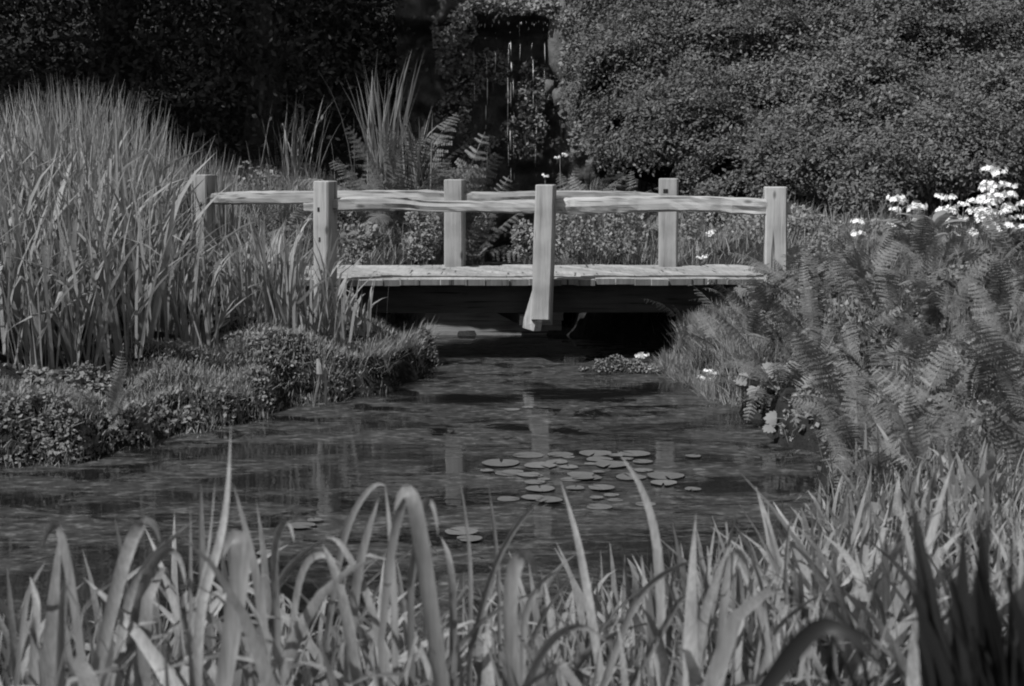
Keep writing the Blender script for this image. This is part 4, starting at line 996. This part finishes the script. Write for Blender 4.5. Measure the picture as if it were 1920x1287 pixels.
blunt = [0.8, 0.95, 1, 1, 0.95, 0.8, 0.6, 0.35, 0.1]
FG = [([(160, 1290), (140, 1130), (124, 1040), (112, 985)], 40, 2.6, 2.7, blunt), ([(175, 1290), (215, 1110), (245, 1005), (268, 975)], 38, 2.6, 2.9, blunt),
      ([(215, 1290), (240, 1120), (290, 1035), (375, 968)], 33, 2.7, 2.9, None), ([(232, 1290), (256, 1120), (290, 1040), (325, 1022), (344, 1060), (348, 1100)], 30, 2.75, 2.6, None),
      ([(370, 1290), (372, 1130), (408, 1040), (428, 940), (433, 792)], 30, 2.5, 2.7, None), ([(500, 1230), (484, 1090), (460, 990), (437, 905)], 28, 2.6, 2.65, None),
      ([(418, 1290), (440, 1160), (455, 1040), (450, 1005)], 54, 2.45, 2.5, blunt), ([(352, 1290), (362, 1160), (392, 1040), (404, 893)], 20, 2.7, 2.8, None),
      ([(374, 1290), (377, 1150), (376, 1000), (377, 898)], 15, 2.9, 2.95, None), ([(357, 1290), (358, 1120), (357, 945)], 14, 2.8, 2.8, None),
      ([(508, 1290), (510, 1110), (540, 1060), (590, 1020), (612, 1015)], 17, 3.0, 2.9, None), ([(540, 1290), (552, 1120), (572, 1050), (605, 1035), (640, 1060)], 26, 2.9, 2.7, None),
      ([(672, 1290), (650, 1150), (625, 1060), (604, 1020)], 36, 2.6, 2.7, None), ([(612, 1200), (640, 1010), (672, 940), (705, 903), (724, 912)], 20, 3.0, 2.9, None),
      ([(650, 1290), (668, 1080), (692, 990), (712, 930)], 27, 2.85, 2.8, None), ([(742, 1290), (740, 1120), (732, 1000), (722, 905)], 26, 2.75, 2.8, None),
      ([(828, 1290), (806, 1130), (790, 1010), (778, 950), (772, 918)], 48, 2.5, 2.55, blunt), ([(770, 1100), (788, 960), (800, 930), (816, 950), (822, 1010)], 24, 2.6, 2.5, None),
      ([(715, 1200), (735, 1010), (760, 930), (775, 915)], 26, 2.65, 2.6, None), ([(850, 1290), (850, 1110), (842, 1040), (826, 1005)], 26, 2.9, 3.0, None),
      ([(880, 1290), (884, 1100), (878, 1000), (862, 893)], 13, 3.1, 3.2, None), ([(938, 1290), (936, 1080), (926, 980), (913, 893)], 14, 3.1, 3.2, None),
      ([(880, 1230), (925, 1060), (975, 975), (1024, 926)], 20, 2.9, 3.0, None), ([(1130, 1290), (1105, 1130), (1084, 1010), (1050, 898)], 26, 2.9, 3.1, None),
      ([(1240, 1290), (1240, 1080), (1225, 970), (1195, 895), (1155, 843)], 27, 2.95, 3.1, None), ([(1130, 1290), (1190, 1120), (1260, 1062), (1345, 1040)], 23, 2.8, 2.9, None),
      ([(985, 1290), (1025, 1205), (1060, 1178), (1100, 1170), (1150, 1215)], 27, 2.5, 2.4, None), ([(1345, 1290), (1355, 1140), (1372, 1035)], 25, 2.9, 3.0, blunt),
      ([(1300, 1290), (1340, 1110), (1366, 1020)], 22, 3.1, 3.1, None), ([(1418, 1290), (1450, 1180), (1510, 1130), (1580, 1094)], 22, 2.8, 2.9, None),
      ([(980, 1230), (985, 1140), (1020, 1085), (1052, 1068)], 20, 3.0, 3.0, None), ([(520, 1290), (470, 1180), (420, 1200), (360, 1190)], 15, 2.7, 2.6, None),
      ([(530, 1250), (490, 1240), (440, 1232), (400, 1228)], 14, 2.5, 2.5, None), ([(735, 1290), (690, 1110), (636, 1010), (610, 1008)], 22, 2.8, 2.9, None),
      ([(60, 1290), (70, 1130), (56, 1080)], 26, 2.8, 2.9, None), ([(30, 1290), (50, 1110), (86, 1052)], 18, 2.9, 2.9, None), ([(965, 1290), (950, 1150), (962, 1060), (975, 1040)], 42, 2.5, 2.6, blunt),
      ([(1180, 1290), (1250, 1170), (1275, 1120), (1300, 1120)], 20, 2.9, 2.8, None), ([(1500, 1290), (1470, 1120), (1478, 985), (1490, 962)], 16, 3.2, 3.3, None), ([(520, 1160), (512, 1060), (520, 985), (545, 975), (552, 1020)], 22, 2.9, 2.8, None)]
for pts, W, Y0, Y1, pf in FG:
    if pf is not None:      # tip folded over
        sg = 1 if pts[-1][0] > pts[-2][0] else -1
        pts = pts + [(pts[-1][0] + sg * 14, pts[-1][1] - 3), (pts[-1][0] + sg * 27, pts[-1][1] + 16), (pts[-1][0] + sg * 33, pts[-1][1] + 44)]
    px_blade(pts, W * 0.68, Y0, Y1, prof=pf)
DARK = [([(1430, 1300), (1480, 1230), (1520, 1180), (1560, 1163), (1610, 1205), (1680, 1275)], 38, 1.5, 1.45), ([(1560, 1172), (1625, 1190), (1675, 1265)], 14, 1.5, 1.5)]
fgm = [blade_mesh("leaf", 1.0, 0.045, M['iris'], random.uniform(0.0, 0.35), random.uniform(0.1, 1.7), random.uniform(1.3, 3.5), 9, ((random.uniform(0.4, 0.85), random.uniform(0.9, 2.4)) if s % 2 == 0 else None)) for s in range(26)]
rnd = random.Random(44)
for key_px in range(25, 1900, 170):
    for row in (0, 1): fg_root(key_px, 2.75 if row == 0 else 3.7)
for key, root in list(FGC.items()):
    px = root["fgpx"]; Yr = root.location[1]
    lim = np.interp(px, [0, 300, 600, 800, 1000, 1300, 1500, 1750, 1900], [1000, 985, 1000, 985, 1050, 1050, 1000, 920, 930])
    for k in range((15 if px > 850 else 24) if key[1] == 0 else (22 if px > 850 else 27)):
        dx = rnd.uniform(-95, 95) / FPX * Yr; dy = rnd.uniform(-0.45, 0.5); y_ = Yr + dy
        zt_ = at(px, lim + rnd.uniform(-40, 150) * (1 if px < 900 else 1.1), y_)[2]; h = max(0.22, zt_ - root.location[2] + 0.03)
        L = h * rnd.uniform(1.0, 1.15)
        o = obj("leaf", rnd.choice(fgm), root, (dx, dy, -0.03), (0, rnd.uniform(-0.2, 0.55), rnd.uniform(0, 6.28)), (L, rnd.uniform(0.5, 1.0) * min(1.0, L + 0.3), L))
    del root["fgpx"]
    nth = key[0] + 1
    side_ = ["at the far left edge", "second from the left edge", "with the tall pointed leaf", "right of the tall pointed leaf", "below the drooping leaf arch", "left of the lily pads", "below the lily pads", "with the long curved leaf", "right of the lily pads", "beside the dark arching leaf", "behind the dark arching leaf", "before the right corner coloured as shade"]
    tag(root, ("front iris clump of sword leaves " if key[1] == 0 else "second row iris clump at the water's edge ") + side_[min(key[0], 11)], "iris", "irises along the near shore")
TR = [(1560, 890, 5.5), (1610, 850, 5.5), (1665, 815, 6.0), (1725, 860, 5.2), (1790, 850, 5.6), (1850, 870, 5.3), (1900, 850, 5.8), (1690, 900, 4.8), (1580, 930, 4.7), (1800, 910, 4.7)]
for j, (px, py, Y) in enumerate(sorted(TR)):
    p = at(px, py, Y); clump("iris_clump", "broad leaved iris clump, " + ORD[j] + " from the left in the row before the ferns", p[0], Y, max(0.25, p[2] - gz(p[0], Y)) * 1.05, 11, 14, fgm, M['iris'], "irises before the fern bank", 0.10, 0.022, cat="iris", wsc=0.75, lean=0.45)
dk = empty("shade_dark_plant", (0.42, 1.95, gz(0.42, 1.95))); tag(dk, "dark arching leaf bent over in front of the pale iris leaves", "plant")
for pts, W, Y0, Y1 in DARK:
    o = px_blade(pts, W, Y0, Y1, 'leaf_shade'); p_old = np.array(o.parent.location); o.parent = dk; o.location = [float(v) for v in p_old - np.array(dk.location)]
dm = [blade_mesh("leaf", 1.0, 0.05, M['leaf_shade'], random.uniform(0, 0.2), random.uniform(0.1, 0.8), 2, 8) for s in range(6)]
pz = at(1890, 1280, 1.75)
clump("shade_dark_plant", "plant coloured dark as shade close to the camera at the right edge", pz[0] + 0.02, 1.75, at(1890, 930, 1.75)[2] - gz(pz[0], 1.75), 44, 170, dm, M['leaf_shade'], None, 0.06, 0.03, cat="plant", lean=0.12)  # corner shade comes from the leaf colour, nothing shadows this clump
# fine lance leaves and grass filling the near right shore
n = 3000; px_ = RNG.uniform(1000, 1960, n); Yv = RNG.uniform(3.2, 6.4, n); X_ = (px_ - 960) / FPX * Yv; B = np.column_stack([X_, Yv])
k = (sdist(B, POND) > np.where(B[:, 1] > 5.4, 0.2, 0.02)); B = B[k]; px_ = px_[k]; zb = terrain(B)
lim = np.interp(px_, [900, 1000, 1100, 1300, 1430, 1500, 1600, 1700, 1960], [1130, 1100, 1060, 1010, 965, 925, 880, 865, 900]) + RNG.uniform(0, 120, len(B))
zt = np.array([at(a, b, c)[2] for a, b, c in zip(px_, lim, B[:, 1])])
hh = np.clip(zt - zb, 0.08, 0.75) * RNG.uniform(0.35, 1.05, len(B)) * np.clip(1.0 + 1.1 * vnoise(np.column_stack([B, zb]), 2.3, 5), 0.35, 1.15)
tag(obj("shore_grass", blade_mass("shore_grass", np.column_stack([B, zb]), hh, np.clip(hh * RNG.uniform(0.04, 0.085, len(B)), 0.007, 0.036), M['iris'], 0.85, 1.9)), "thick lance leaved growth along the near right shore", "grass", kind="stuff")
n = 1500; B = np.column_stack([RNG.uniform(-1.3, 0.6, n), RNG.uniform(2.4, 4.6, n)]); B = B[sdist(B, POND) > 0]
tag(obj("shore_grass", blade_mass("shore_grass", np.column_stack([B, terrain(B)]), RNG.uniform(0.12, 0.36, len(B)), RNG.uniform(0.008, 0.022, len(B)), M['iris'], 0.5, 1.0)), "low leaves at the foot of the foreground irises", "grass", kind="stuff")

n = 9000; px_ = RNG.uniform(1000, 1980, n); Yv = RNG.uniform(3.4, 7.4, n); B = np.column_stack([(px_ - 960) / FPX * Yv, Yv]); B = B[sdist(B, POND) > np.where(B[:, 1] > 4.8, 0.30, 0.05)]
tag(obj("shore_grass", blade_mass("shore_grass", np.column_stack([B, terrain(B)]), RNG.uniform(0.04, 0.15, len(B)), RNG.uniform(0.005, 0.013, len(B)), M['grass'], 0.9, 1.8, 5)), "low grass on the ground of the near right shore", "grass", kind="stuff")
